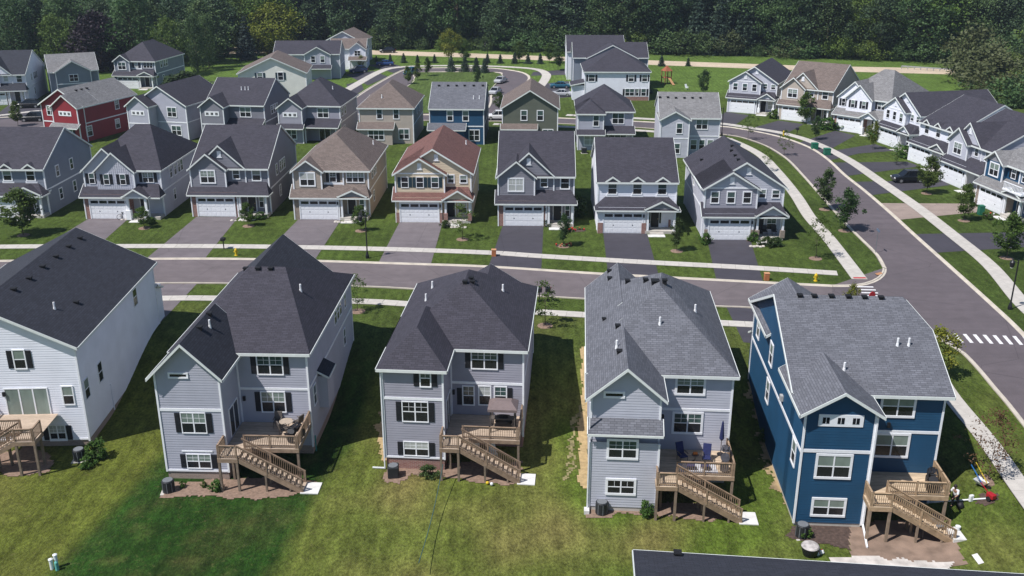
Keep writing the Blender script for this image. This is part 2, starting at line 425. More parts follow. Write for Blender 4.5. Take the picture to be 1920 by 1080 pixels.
    def gable_vent(s, face, plane, u, z, w=.5, h=.75):
        s_ = MB().box(-w/2, w/2, -.08, -.005, 0, h); s_.box(-w/2-.08, w/2+.08, -.1, -.005, -.08, 0)
        for k in range(5): s_.box(-w/2+.06, w/2-.06, -.1, -.075, .08+k*h*.17, .14+k*h*.17)
        s_.build('gable_vent', s.trim, s.root, onface(face, plane, u, 0, z), ROT[face])
    def door(s, face, plane, u, z, w=.95, h=2.1, m=None, side=0):
        o = MB().box(-w/2-.12-side, w/2+.12+side, -.06, -.005, 0, h+.14).build('door', s.trim, s.root, onface(face, plane, u, 0, z), ROT[face])
        MB().box(-w/2, w/2, -.09, -.05, .03, h).build('door_leaf', m or BLACK, o)
        MB().box(w/2-.14, w/2-.08, -.13, -.09, 1.0, 1.12).build('handle', mat('brass', (.5, .4, .2), .3, 0, metal=1), o)
        if side:
            for sg in (-1, 1): MB().box(sg*(w/2+.06), sg*(w/2+side), -.08, -.05, .5, h-.05).build('pane', DARKG, o)
    def slider(s, face, plane, u, z, w=1.8, h=2.1, n=2, m=None):
        mb = MB(); mb.box(-w/2-.09, w/2+.09, -.07, -.005, h, h+.09); mb.box(-w/2-.09, -w/2, -.07, -.005, 0, h); mb.box(w/2, w/2+.09, -.07, -.005, 0, h)
        for k in range(1, n): mb.box(-w/2+k*w/n-.05, -w/2+k*w/n+.05, -.065, -.005, 0, h)
        o = mb.build('patio_door', s.trim, s.root, onface(face, plane, u, 0, z), ROT[face])
        for k in range(n): MB().box(-w/2+k*w/n, -w/2+(k+1)*w/n, -.045, -.032, 0, h).build('pane', m or DARKG, o)
    def garage(s, y, x0, x1, h=2.44, z=.05, face='n', handles=True):
        """sectional garage door: panels and a top row of four panes"""
        W = x1-x0; mb = MB(); mb.box(-W/2-.14, -W/2, -.08, -.004, 0, h); mb.box(W/2, W/2+.14, -.08, -.004, 0, h); mb.box(-W/2-.14, W/2+.14, -.09, -.004, h, h+.16)
        o = mb.build('garage_door', s.trim, s.root, onface(face, y, (x0+x1)/2, 0, z), ROT[face])
        ph = h/4; nw = 4 if W > 3.5 else 2
        for k in range(4):
            p = MB(); p.box(-W/2, W/2, -.03, -.006, k*ph+.008, (k+1)*ph-.008)
            if k < 3:
                for j in range(nw*2): p.box(-W/2+(j+.12)*W/nw/2, -W/2+(j+.88)*W/nw/2, -.042, -.03, k*ph+.1, (k+1)*ph-.1)
            if k == 1 and handles:
                for sg in (-1, 1): p.box(sg*W/4-.05, sg*W/4+.05, -.06, -.03, .62+.3, .62+.4, 1)
            p.build('panel', [s.trim, BLACK], o)
        for j in range(nw): MB().box(-W/2+(j+.08)*W/nw, -W/2+(j+.92)*W/nw, -.04, -.028, 3*ph+.14, 4*ph-.12).build('pane', DARKG, o)
    def column(s, x, y, z0, z1, w=.26, basew=0, basem=None, baseh=1.0):
        mb = MB().box(x-w/2, x+w/2, y-w/2, y+w/2, z0, z1); mb.box(x-w/2-.05, x+w/2+.05, y-w/2-.05, y+w/2+.05, z1-.15, z1)
        c = mb.build('porch_column', s.trim, s.root)
        if basew: MB().box(x-basew/2, x+basew/2, y-basew/2, y+basew/2, z0-.01, z0+baseh).build('column_base', basem or s.trim, c)
    def vents(s, pts, sz=.29):
        for x, y, z in pts:
            mb = MB().box(-sz/2, sz/2, -sz/2, sz/2, -.2, .16); mb.box(-sz/2-.05, sz/2+.05, -sz/2-.05, sz/2+.05, .12, .2)
            mb.build('roof_vent', VENT, s.root, (x, y, z+.16))
    def pipes(s, pts, h=.55):
        for x, y, z in pts:
            mb = MB().tube((0, 0, -.4), (0, 0, h), .075, n=8); mb.tube((0, 0, -.3), (0, 0, .16), .14, .09, n=8)
            mb.build('vent_pipe', PIPE, s.root, (x, y, z+.16))
    def light(s, face, plane, u, z):
        a = onface(face, plane, u, .09, z); MB().box(a[0]-.09, a[0]+.09, a[1]-.09, a[1]+.09, z, z+.34).build('wall_lamp', BLACK, s.root)
    def finish(s):
        for k, mb in s.W.items(): mb.build('wall', bpy.data.materials[k], s.root)
        return s.root
    def at(s, x, y, z=0):
        c = math.cos(s.root.rotation_euler[2]); q = math.sin(s.root.rotation_euler[2]); l = s.root.location
        return Vector((l.x+c*x-q*y, l.y+q*x+c*y, l.z+z))
    def local(s, p):
        c = math.cos(s.root.rotation_euler[2]); q = math.sin(s.root.rotation_euler[2]); l = s.root.location
        dx, dy = p[0]-l.x, p[1]-l.y
        return Vector((c*dx+q*dy, -q*dx+c*dy, p[2]-l.z))
def near_plane_z(P, x, y):
    for p in P:
        a, b, c = (Vector(q) for q in p[:3]); n = (b-a).cross(c-a)
        # inside test in plan
        ins = True; sgn = 0
        for i in range(len(p)):
            q, r = p[i], p[(i+1) % len(p)]
            cr = (r[0]-q[0])*(y-q[1])-(r[1]-q[1])*(x-q[0])
            if abs(cr) < 1e-6: continue
            if sgn == 0: sgn = cr > 0
            elif sgn != (cr > 0): ins = False; break
        if ins and abs(n.z) > 1e-6: return a.z-(n.x*(x-a.x)+n.y*(y-a.y))/n.z
    return None
# ---------------------------------------------------------------- ground
def lawn(x, y):
    """which grass grows where: each yard was sown and watered differently"""
    wob = 1.0*mnoise.noise((x*.12, y*.12, 3.1))
    xx = x+wob*.8
    g = (.053, .083, .0155)
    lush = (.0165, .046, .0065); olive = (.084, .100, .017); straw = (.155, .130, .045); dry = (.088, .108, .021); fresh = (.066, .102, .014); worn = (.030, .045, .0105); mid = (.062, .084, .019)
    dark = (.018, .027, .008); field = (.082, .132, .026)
    def mixc(a, b, t): return tuple(p*(1-t)+q*t for p, q in zip(a, b))
    nw = near_walk(x)
    if y < nw+1 and x < 60:
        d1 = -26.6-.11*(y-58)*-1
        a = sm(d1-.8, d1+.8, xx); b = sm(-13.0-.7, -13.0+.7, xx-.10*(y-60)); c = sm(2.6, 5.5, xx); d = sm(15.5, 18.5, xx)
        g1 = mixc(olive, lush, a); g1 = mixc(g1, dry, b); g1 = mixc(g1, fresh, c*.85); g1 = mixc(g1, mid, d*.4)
        k = .5+.5*mnoise.noise((x*.22, y*.16, 9.)); g1 = mixc(g1, straw, min(.85, max(0, k-.42)*2.6)*sm(-14, -10, xx)*(1-sm(8, 14, xx)*.6))
        k = mnoise.noise((x*.15, y*.15, 5.)); g1 = mixc(g1, straw, max(0, k)*.55*(1-a))
        g1 = mixc(g1, worn, a*(1-b)*.7*sm(.1, .5, mnoise.noise((x*.22, y*.16, 1.))+.3-abs(x+19.5)*.05)); g1 = mixc(g1, straw, .45*max(0, mnoise.noise((x*.9, y*.6, 1.))-.1)*a*(1-b))
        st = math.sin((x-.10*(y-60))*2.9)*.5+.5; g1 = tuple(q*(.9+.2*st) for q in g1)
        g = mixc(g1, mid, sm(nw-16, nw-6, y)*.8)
    elif x > 33 and y < 130:
        g = mixc(mid, lush, .35)
    else:
        k = .5+.5*mnoise.noise((x*.07, y*.05, 2.)); g = mixc(g, mid, k*.7)
        if y > 205: g = mixc(g, field, sm(205, 222, y))
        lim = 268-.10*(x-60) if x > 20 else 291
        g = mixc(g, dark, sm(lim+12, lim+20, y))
    return g
def axis_lines(a, b, step, far):
    l = [a+i*step for i in range(int((b-a)/step)+1)]
    lo = [-far, -far*.5, -far*.25, a-120, a-60, a-25, a-8]; hi = [b+8, b+25, b+60, b+120, far*.25, far*.5, far]
    return sorted(set([q for q in lo if q < a]+l+[q for q in hi if q > b]))
xs = axis_lines(-70, 90, .8, 2500); ys = sorted(set([-1500, -600, -200, -60, 0]+[20+.7*i for i in range(110)]+[98+2.5*i for i in range(90)]+[340, 400, 500, 800, 1500, 3000]))
V = [(x, y, ground_z(x, y)) for y in ys for x in xs]; nx = len(xs)
FA = [(j*nx+i, j*nx+i+1, (j+1)*nx+i+1, (j+1)*nx+i) for j in range(len(ys)-1) for i in range(nx-1)]
gm = bpy.data.meshes.new('ground'); gm.from_pydata(V, [], FA)
ca = gm.color_attributes.new('lawn', 'FLOAT_COLOR', 'POINT')
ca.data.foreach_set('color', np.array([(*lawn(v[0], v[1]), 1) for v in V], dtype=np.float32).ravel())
gm.polygons.foreach_set('use_smooth', [True]*len(FA)); gm.update()
def grass_material():
    m, n, p, L = nodes('grass'); N = n.nodes
    at = N.new('ShaderNodeAttribute'); at.attribute_name = 'lawn'
    tc = N.new('ShaderNodeTexCoord'); cur = at.outputs['Color']
    for sc_, lo, hi, strx in ((.25, .80, 1.22, (1, .6, 1)), (1.6, .68, 1.34, (1, .5, 1)), (6.0, .58, 1.46, (1, .6, 1)), (22., .65, 1.35, (1, 1, 1))):
        mp = N.new('ShaderNodeMapping'); mp.inputs['Scale'].default_value = strx
        nz = N.new('ShaderNodeTexNoise'); nz.inputs['Scale'].default_value = sc_; nz.inputs['Detail'].default_value = 5
        rm = N.new('ShaderNodeMapRange'); rm.inputs[1].default_value = .28; rm.inputs[2].default_value = .72; rm.inputs[3].default_value = lo; rm.inputs[4].default_value = hi
        mx = N.new('ShaderNodeMix'); mx.data_type = 'RGBA'; mx.blend_type = 'MULTIPLY'; mx.inputs[0].default_value = 1
        L.new(tc.outputs['Object'], mp.inputs[0]); L.new(mp.outputs[0], nz.inputs['Vector']); L.new(nz.outputs['Fac'], rm.inputs[0])
        L.new(cur, mx.inputs[6]); L.new(rm.outputs[0], mx.inputs[7]); cur = mx.outputs[2]
    # straw specks and dry thatch
    nz = N.new('ShaderNodeTexNoise'); nz.inputs['Scale'].default_value = 3.2; nz.inputs['Detail'].default_value = 8; nz.inputs['Roughness'].default_value = .75
    L.new(tc.outputs['Object'], nz.inputs['Vector'])
    rm = N.new('ShaderNodeMapRange'); rm.inputs[1].default_value = .56; rm.inputs[2].default_value = .74; rm.inputs[4].default_value = .55
    mx = N.new('ShaderNodeMix'); mx.data_type = 'RGBA'; mx.inputs[7].default_value = (.17, .145, .065, 1)
    L.new(nz.outputs['Fac'], rm.inputs[0]); L.new(rm.outputs[0], mx.inputs[0]); L.new(cur, mx.inputs[6]); cur = mx.outputs[2]
    # mowing stripes
    wv = N.new('ShaderNodeTexWave'); wv.inputs['Scale'].default_value = .32; wv.inputs['Distortion'].default_value = 1.2; wv.inputs['Detail'].default_value = 2
    L.new(tc.outputs['Object'], wv.inputs['Vector'])
    rm = N.new('ShaderNodeMapRange'); rm.inputs[3].default_value = .93; rm.inputs[4].default_value = 1.07
    mx = N.new('ShaderNodeMix'); mx.data_type = 'RGBA'; mx.blend_type = 'MULTIPLY'; mx.inputs[0].default_value = 1
    L.new(wv.outputs['Fac'], rm.inputs[0]); L.new(rm.outputs[0], mx.inputs[7]); L.new(cur, mx.inputs[6]); cur = mx.outputs[2]
    L.new(cur, p.inputs['Base Color']); p.inputs['Roughness'].default_value = .95; p.inputs['Specular IOR Level'].default_value = .1
    nb = N.new('ShaderNodeTexNoise'); nb.inputs['Scale'].default_value = 12; nb.inputs['Detail'].default_value = 6; L.new(tc.outputs['Object'], nb.inputs['Vector'])
    b = N.new('ShaderNodeBump'); b.inputs['Strength'].default_value = .7; b.inputs['Distance'].default_value = .12
    L.new(nb.outputs['Fac'], b.inputs['Height']); L.new(b.outputs[0], p.inputs['Normal'])
    return m
GRASS = grass_material(); gm.materials.append(GRASS)
tag(link('ground', gm), kind='structure')

# ---------------------------------------------------------------- roads, kerbs, pavements, driveways
def asphalt(name, c, var=.1):
    if name in MATS: return MATS[name]
    m, n, p, L = nodes(name); N = n.nodes; tc = N.new('ShaderNodeTexCoord'); cur = None
    for sc_, lo, hi in ((.12, .90, 1.1), (.8, 1-var, 1+var), (14, .85, 1.15)):
        nz = N.new('ShaderNodeTexNoise'); nz.inputs['Scale'].default_value = sc_; nz.inputs['Detail'].default_value = 5
        rm = N.new('ShaderNodeMapRange'); rm.inputs[1].default_value = .28; rm.inputs[2].default_value = .72; rm.inputs[3].default_value = lo; rm.inputs[4].default_value = hi
        mx = N.new('ShaderNodeMix'); mx.data_type = 'RGBA'; mx.blend_type = 'MULTIPLY'; mx.inputs[0].default_value = 1
        L.new(tc.outputs['Object'], nz.inputs['Vector']); L.new(nz.outputs['Fac'], rm.inputs[0]); L.new(rm.outputs[0], mx.inputs[7])
        if cur is None: mx.inputs[6].default_value = rgb(c)
        else: L.new(cur, mx.inputs[6])
        cur = mx.outputs[2]
    vo = N.new('ShaderNodeTexVoronoi'); vo.feature = 'DISTANCE_TO_EDGE'; vo.inputs['Scale'].default_value = .11
    dn = N.new('ShaderNodeTexNoise'); dn.inputs['Scale'].default_value = .5; dn.inputs['Detail'].default_value = 4; mv = N.new('ShaderNodeMix'); mv.data_type = 'VECTOR'; mv.inputs[0].default_value = .12
    L.new(tc.outputs['Object'], dn.inputs['Vector']); L.new(tc.outputs['Object'], mv.inputs[4]); L.new(dn.outputs['Color'], mv.inputs[5]); L.new(mv.outputs[1], vo.inputs['Vector'])
    rm = N.new('ShaderNodeMapRange'); rm.inputs[1].default_value = .0; rm.inputs[2].default_value = .006; rm.inputs[3].default_value = .72; rm.inputs[4].default_value = 1.0
    mx = N.new('ShaderNodeMix'); mx.data_type = 'RGBA'; mx.blend_type = 'MULTIPLY'; mx.inputs[0].default_value = 1
    L.new(vo.outputs['Distance'], rm.inputs[0]); L.new(rm.outputs[0], mx.inputs[7]); L.new(cur, mx.inputs[6]); cur = mx.outputs[2]
    mp = N.new('ShaderNodeMapping'); mp.inputs['Scale'].default_value = (.05, .9, 1); mp.inputs['Rotation'].default_value = (0, 0, .08); nz = N.new('ShaderNodeTexNoise'); nz.inputs['Scale'].default_value = 1.4; nz.inputs['Detail'].default_value = 3
    rm = N.new('ShaderNodeMapRange'); rm.inputs[1].default_value = .3; rm.inputs[2].default_value = .7; rm.inputs[3].default_value = .92; rm.inputs[4].default_value = 1.07
    mx = N.new('ShaderNodeMix'); mx.data_type = 'RGBA'; mx.blend_type = 'MULTIPLY'; mx.inputs[0].default_value = 1
    L.new(tc.outputs['Object'], mp.inputs[0]); L.new(mp.outputs[0], nz.inputs['Vector']); L.new(nz.outputs['Fac'], rm.inputs[0]); L.new(rm.outputs[0], mx.inputs[7]); L.new(cur, mx.inputs[6]); cur = mx.outputs[2]
    L.new(cur, p.inputs['Base Color']); p.inputs['Roughness'].default_value = .85; MATS[name] = m; return m
A_ROAD = asphalt('asphalt_road', (.105, .087, .093)); A_OLD = asphalt('asphalt_drive_worn', (.140, .120, .126), .13); A_NEW = asphalt('asphalt_drive_dark', (.047, .043, .054))
A_ROADM = asphalt('asphalt_road_worn', (.135, .112, .114), .12)
PAVER = asphalt('driveway_paver', (.28, .22, .185)); TANR = asphalt('road_pale', (.50, .405, .295))
def sheet(name, pts, z, m, kind='structure', parent=None):
    P = [(p[0], p[1], z) for p in pts]
    mb = MB(); mb.face(P); o = mb.build(name, m, parent)
    if kind and not parent: tag(o, kind=kind)
    return o
def gpx(l): return [G(px, py, 0) for px, py in l]
def smooth_line(P, step):
    """resample a polyline by Catmull-Rom at about equal steps"""
    P = [Vector((p[0], p[1], 0)) for p in P]; Q = [P[0]*2-P[1]]+P+[P[-1]*2-P[-2]]; D = []
    for i in range(1, len(Q)-2):
        a, b, c, d = Q[i-1:i+3]
        for k in range(24):
            t = k/24; D.append(.5*((2*b)+(c-a)*t+(2*a-5*b+4*c-d)*t*t+(3*b-a-3*c+d)*t**3))
    D.append(P[-1]); out = [D[0]]; acc = 0
    for i in range(1, len(D)):
        seg = (D[i]-D[i-1]).length; pos = 0
        while acc+seg-pos >= step:
            pos += step-acc; out.append(D[i-1].lerp(D[i], pos/seg)); acc = 0
        acc += seg-pos
    if acc > step*.3: out.append(D[-1])
    return out
def kerb(line, wd=.42, h=.11, name='kerb', side=1):
    """a raised kerb with its gutter, one sweep along a line"""
    L = smooth_line(line, 1.2); mb = MB(); n = len(L)
    for i in range(n-1):
        a, b = L[i], L[i+1]
        da = (L[min(i+1, n-1)]-L[max(i-1, 0)]).normalized(); db = (L[min(i+2, n-1)]-L[i]).normalized()
        na = Vector((-da.y, da.x, 0))*side; nb = Vector((-db.y, db.x, 0))*side
        prof = [(0, 0), (0, h), (.17, h), (.22, .02), (wd, .014), (wd, 0)]
        for k in range(len(prof)-1):
            (u, z), (u2, z2) = prof[k], prof[k+1]
            mb.face([a+na*u+Vector((0, 0, z)), b+nb*u+Vector((0, 0, z)), b+nb*u2+Vector((0, 0, z2)), a+na*u2+Vector((0, 0, z2))])
    return tag(mb.build(name, CURB), kind='structure')
SLAB = {}
def slab_mesh(wd, ln, m):
    k = (wd, ln, m.name)
    if k not in SLAB: SLAB[k] = MB().box(-ln/2+.012, ln/2-.012, -wd/2, wd/2, .0, .05).mesh('slab', m)
    return SLAB[k]
def sidewalk(line, wd=1.5, ln=1.5, m=CONC):
    L = smooth_line(line, ln); mb = MB(); n = len(L)
    for i in range(n-1):
        d = (L[i+1]-L[i]).normalized(); q = Vector((-d.y, d.x, 0))*(wd/2+.03); z = Vector((0, 0, .03))
        mb.face([L[i]-q+z, L[i+1]-q+z, L[i+1]+q+z, L[i]+q+z])
    o = tag(mb.build('sidewalk', mat('joint_dark', (.20, .185, .16), .95, .2)), kind='structure')
    for i in range(n-1):
        d = L[i+1]-L[i]; c = (L[i]+L[i+1])/2
        link('slab', slab_mesh(wd, ln, m), o, (c.x, c.y, 0), math.atan2(d.y, d.x))
    return o
far_curb = gpx([(-160, 492), (0, 489), (79, 488), (273, 485), (439, 485), (566, 488), (760, 494), (916, 499.5), (1130, 513), (1431, 529), (1560, 535.5)])
near_curb = gpx([(-160, 541), (0, 537), (277, 532.5), (412, 532.5), (680, 538.5), (774, 543), (1042, 558.5), (1333, 575), (1413, 578.5), (1640, 598)])
rl_up = gpx([(1655, 503), (1640, 477), (1606, 443), (1583, 420), (1553, 386), (1526, 355), (1503, 329), (1473, 298), (1435, 274), (1389, 258), (1340, 251), (1200, 240), (1065, 233), (930, 228), (700, 226), (300, 228), (60, 240), (-150, 256)])
rr = gpx([(2080, 790), (1920, 625), (1864, 572), (1784, 500), (1720, 443), (1674, 401), (1625, 359), (1587, 329), (1553, 298), (1518, 276), (1465, 257), (1397, 243), (1340, 236), (1200, 228), (1065, 222), (930, 217), (700, 214), (300, 215), (60, 218), (-150, 229)])
corner = gpx([(1560, 535.5), (1606, 534.5), (1637, 526), (1652, 514), (1655, 503)])
rl_dn = gpx([(1737, 627.6), (1759, 636), (1785, 651), (1804, 664), (1831, 693), (1859, 727), (1887, 760), (1960, 855)])
ncorner = gpx([(1640, 598), (1700, 611), (1737, 627.6)])
main = sheet('main_road', near_curb[:-1]+gpx([(1640, 598)])+gpx([(1655, 503)])+far_curb[::-1], .004, A_ROADM)
side = sheet('side_road', gpx([(1960, 855), (1887, 760), (1859, 727), (1831, 693), (1804, 664), (1785, 651), (1759, 636), (1737, 627.6), (1700, 611), (1640, 598), (1560, 594), (1560, 535.5), (1606, 534.5), (1637, 526), (1652, 514)])+rl_up+rr[::-1], .009, A_ROAD)
kerb(far_curb, side=-1); kerb(near_curb, side=1); kerb(corner, side=-1); kerb(rl_up, side=-1); kerb(rr, side=1); kerb(gpx([(1640, 598), (1700, 611), (1737, 627.6), (1759, 636), (1785, 651), (1804, 664), (1831, 693), (1859, 727), (1887, 760), (1960, 855)]), side=1)
loop = sheet('loop_road', gpx([(622, 216), (667, 181), (700, 160), (748, 134), (768, 129), (800, 127), (924, 128), (972, 134), (991, 140), (994, 149), (986, 160), (958, 218)]), .006, A_ROAD)
kerb(gpx([(622, 216), (667, 181), (705, 157), (748, 134), (768, 129.5), (800, 127.5), (860, 127), (924, 128), (972, 134), (991, 141), (994, 149), (986, 160), (958, 218)]), side=-1, wd=.6)
isl = [(690, 213), (769, 158), (776, 148), (789, 136), (926, 135.5), (942, 141), (937, 152), (924, 165), (898, 213)]
def grass_sheet(name, pts, z, c):
    mb = MB(); mb.face([(p[0], p[1], z) for p in pts]); me = mb.mesh(name, GRASS)
    a = me.color_attributes.new('lawn', 'FLOAT_COLOR', 'POINT'); a.data.foreach_set('color', list((*c, 1))*len(me.vertices))
    return tag(link(name, me), kind='structure')
grass_sheet('island_lawn', gpx(isl), .10, (.07, .105, .028)); kerb(gpx(isl+isl[:1]), side=-1, wd=.5, h=.105)
sheet('far_road', gpx([(-200, 72), (200, 80), (410, 88), (690, 94), (880, 100), (1070, 107), (1230, 113.5), (1500, 123), (1800, 129), (2100, 134), (2100, 147), (1800, 140), (1500, 132), (1230, 122), (1070, 115), (880, 108), (690, 102), (410, 101), (200, 92), (-200, 84)]), .012, TANR)
# pavements
sidewalk(gpx([(-120, 466), (0, 463), (200, 462), (396, 462), (566, 464), (760, 468.5), (924, 474.5), (1012, 480.5), (1200, 491.5), (1400, 502), (1575, 513)]), 1.45)
sidewalk(gpx([(1612, 524), (1585, 488), (1551, 444), (1518, 407), (1491, 365), (1453, 318), (1423, 289), (1374, 264.5), (1340, 256.5), (1200, 245), (1065, 238), (930, 233)]), 1.6)
sidewalk(gpx([(1990, 632), (1920, 573), (1857, 499), (1787, 441), (1719, 388), (1650, 340), (1589, 299), (1527, 268), (1470, 250.5), (1397, 238.5), (1340, 231), (1200, 222.5), (1065, 216)]), 1.7)
sidewalk(gpx([(-60, 566), (150, 561), (292, 560), (390, 559.5), (663, 565), (761, 570), (1001, 585), (1200, 597), (1342, 605.5), (1411, 609), (1560, 618), (1700, 632)]), 1.35)
sidewalk(gpx([(1700, 632), (1740, 675), (1780, 740), (1852, 828), (1918, 922), (1990, 1020)]), 1.45)
sidewalk(gpx([(645, 172), (709, 136), (741, 127), (796, 123.8), (870, 123.4), (938, 125), (1002, 129.5), (1023, 138), (1022, 149), (1010, 165)]), 2.2, 2.0)
sidewalk(gpx([(20, 251), (60, 244), (100, 237)]), 1.5)
sidewalk(gpx([(-80, 222), (0, 216.5), (50, 210.5), (85, 207)]), 1.5)
# driveways
for px, m in (
    ([(168, 409), (242, 409), (155, 487), (40, 488)], A_OLD), ([(368, 407), (447, 407), (384, 485), (273, 486)], A_OLD), ([(560, 411), (640, 411), (590, 488), (485, 487)], A_OLD),
    ([(749, 417), (830, 417), (808, 495), (710, 492)], A_OLD), ([(943, 422), (1019, 423), (1015, 505), (916, 500)], A_NEW), ([(1131, 437), (1213, 438), (1236, 519), (1140, 514)], A_NEW), ([(1326, 450), (1407, 450), (1431, 529), (1343, 525)], A_NEW),
    ([(250, 532.5), (369, 532.5), (300, 606), (170, 606)], A_OLD), ([(1362, 576), (1450, 581), (1500, 652), (1394, 642)], A_NEW), ([(500, 534), (590, 536), (560, 590), (450, 590)], A_OLD), ([(830, 545), (930, 551), (900, 600), (790, 595)], A_OLD), ([(1190, 566), (1290, 572), (1270, 620), (1150, 614)], A_NEW),
    ([(1362, 210), (1405, 216), (1370, 240), (1315, 232)], A_NEW), ([(1460, 226), (1507, 233), (1463, 257), (1397, 244)], A_NEW), ([(1566, 245), (1604, 254), (1541, 289), (1497, 268)], A_NEW),
    ([(1640, 270), (1676, 283), (1610, 288), (1555, 301), (1536, 287)], A_NEW), ([(1700, 303), (1726, 312), (1588, 330), (1560, 305)], A_NEW), ([(1765, 338), (1782, 347), (1634, 366), (1600, 341)], A_NEW), ([(1825, 382), (1842, 397), (1688, 412), (1650, 381)], PAVER), ([(1940, 435), (1945, 462), (1756, 474), (1714, 439)], A_NEW),
    ([(648, 140), (700, 133), (728, 144), (690, 160)], A_NEW), ([(690, 122), (730, 118), (764, 127), (738, 137)], A_NEW), ([(650, 158), (676, 152), (682, 168), (656, 186)], A_NEW),
    ([(1000, 135), (1070, 130), (1076, 140), (995, 142)], A_NEW), ([(990, 160), (1066, 152), (1070, 182), (975, 190)], A_NEW), ([(20, 194), (92, 194), (60, 219), (-20, 226)], A_NEW)):
    tag(sheet('driveway', gpx(px), .015 if m is not PAVER else .017, m), kind='structure')
# painted crossings
PAINT = mat('road_paint', (.68, .67, .66), .8, .12, 4)
for k in range(10):
    a = 1767.6+18.6*(k-1); y = 625+.75*(k-1)
    q = gpx([(a, y), (a+7, y), (a+21, y+16.5), (a+14, y+16.3)]); sheet('crossing_stripe', q, .014, PAINT, parent=side)
for k in range(9):
    x = 1606+4.4*k; y = 537.5+5.6*k
    q = gpx([(x, y-.9), (x+31, y-.2), (x+32, y+1.7), (x+1, y+1)]); sheet('crossing_stripe', q, .014, PAINT, parent=side)
sheet('tactile_pad', gpx([(1599, 520.5), (1622, 520.5), (1625, 523), (1601, 523)]), .056, mat('tactile_red', (.42, .05, .05), .8, .1), parent=side)
sheet('tactile_pad', gpx([(1640, 514.5), (1652, 512), (1655, 515), (1645, 518)]), .118, mat('tactile_orange', (.4, .2, .1), .8, .1), parent=side)
def inside(P, x, y):
    c = False; n = len(P); k = n-1
    for i in range(n):
        if (P[i][1] > y) != (P[k][1] > y) and x < (P[k][0]-P[i][0])*(y-P[i][1])/(P[k][1]-P[i][1])+P[i][0]: c = not c
        k = i
    return c
def drape(name, px, m, off=.035, label=None, cat=None, jag=.15, kind='structure', cell=.16):
    """a bed or bare patch lying on the sloping ground, its edge uneven"""
    P = [G(*p) for p in px]; x0, x1 = min(p.x for p in P)-.4, max(p.x for p in P)+.4; y0, y1 = min(p.y for p in P)-.4, max(p.y for p in P)+.4
    V, Fc, idx = [], [], {}
    def vert(i, j):
        if (i, j) not in idx:
            x, y = x0+i*cell, y0+j*cell; idx[(i, j)] = len(V); V.append((x, y, ground_z(x, y)+off))
        return idx[(i, j)]
    for i in range(int((x1-x0)/cell)):
        for j in range(int((y1-y0)/cell)):
            x, y = x0+(i+.5)*cell, y0+(j+.5)*cell
            nx_, ny_ = mnoise.noise((x*.9, y*.9, 1.7))*jag*2+mnoise.noise((x*3.1, y*3.1, 4.7))*jag, mnoise.noise((x*.9, y*.9, 7.7))*jag*2+mnoise.noise((x*3.1, y*3.1, 2.7))*jag
            if inside(P, x+nx_, y+ny_): Fc.append((vert(i, j), vert(i+1, j), vert(i+1, j+1), vert(i, j+1)))
    me = bpy.data.meshes.new(name); me.from_pydata(V, [], Fc); me.materials.append(m); me.polygons.foreach_set('use_smooth', [True]*len(Fc)); me.update()
    return tag(link(name, me), label, cat, kind=kind)
def ell(cx, cy, rx, ry, n=12): return [(cx+rx*math.cos(6.2832*k/n), cy+ry*math.sin(6.2832*k/n)) for k in range(n)]
drape('mulch_bed', [(290, 938), (322, 905), (560, 892), (600, 905), (575, 925), (480, 938), (345, 928)], MULCH)
drape('mulch_bed', [(717, 892), (735, 868), (980, 868), (975, 905), (950, 912), (830, 896), (775, 890), (748, 908), (720, 905)], MULCH)
drape('mulch_bed', [(1101, 972), (1108, 945), (1380, 945), (1372, 975), (1330, 978), (1230, 966), (1160, 962), (1140, 975)], MULCH)
drape('mulch_bed', [(1475, 1005), (1490, 985), (1610, 985), (1590, 1030), (1520, 1018)], MULCHD)
drape('dirt_patch', [(1590, 1035), (1600, 985), (1760, 960), (1785, 1000), (1815, 1060), (1700, 1052), (1600, 1050)], DIRT, off=.04)
drape('dirt_patch', [(1555, 1048), (1600, 1043), (1700, 1050), (1790, 1056), (1780, 1075), (1560, 1064)], mat('sand_pale', (.5, .46, .42), .9, .25, 1.5), off=.06)
drape('straw_blanket', [(1087, 920), (1087, 790), (1090, 700), (1093, 650), (1103, 650), (1104, 800), (1106, 918)], STRAW)
drape('straw_blanket', [(712, 865), (706, 820), (712, 770), (726, 760), (730, 865)], STRAW, jag=.3)
drape('bare_strip', [(1445, 900), (1420, 800), (1400, 720), (1412, 715), (1435, 790), (1478, 905), (1490, 975), (1475, 960)], mat('thin_grass_soil', (.30, .22, .12), .95, .4, 1.6), jag=.45)
drape('bare_strip', [(1062, 905), (1070, 830), (1080, 760), (1087, 760), (1078, 840), (1072, 900)], mat('dry_thatch', (.22, .19, .09), .95, .4, 1.6), jag=.4)
drape('mulch_bed', [(20, 895), (-40, 860), (60, 838), (90, 850), (100, 868), (90, 885)], MULCH)
drape('concrete_path_end', [(1820, 1042), (1832, 1040), (1845, 1058), (1832, 1060)], SLABW, off=.04, jag=0)
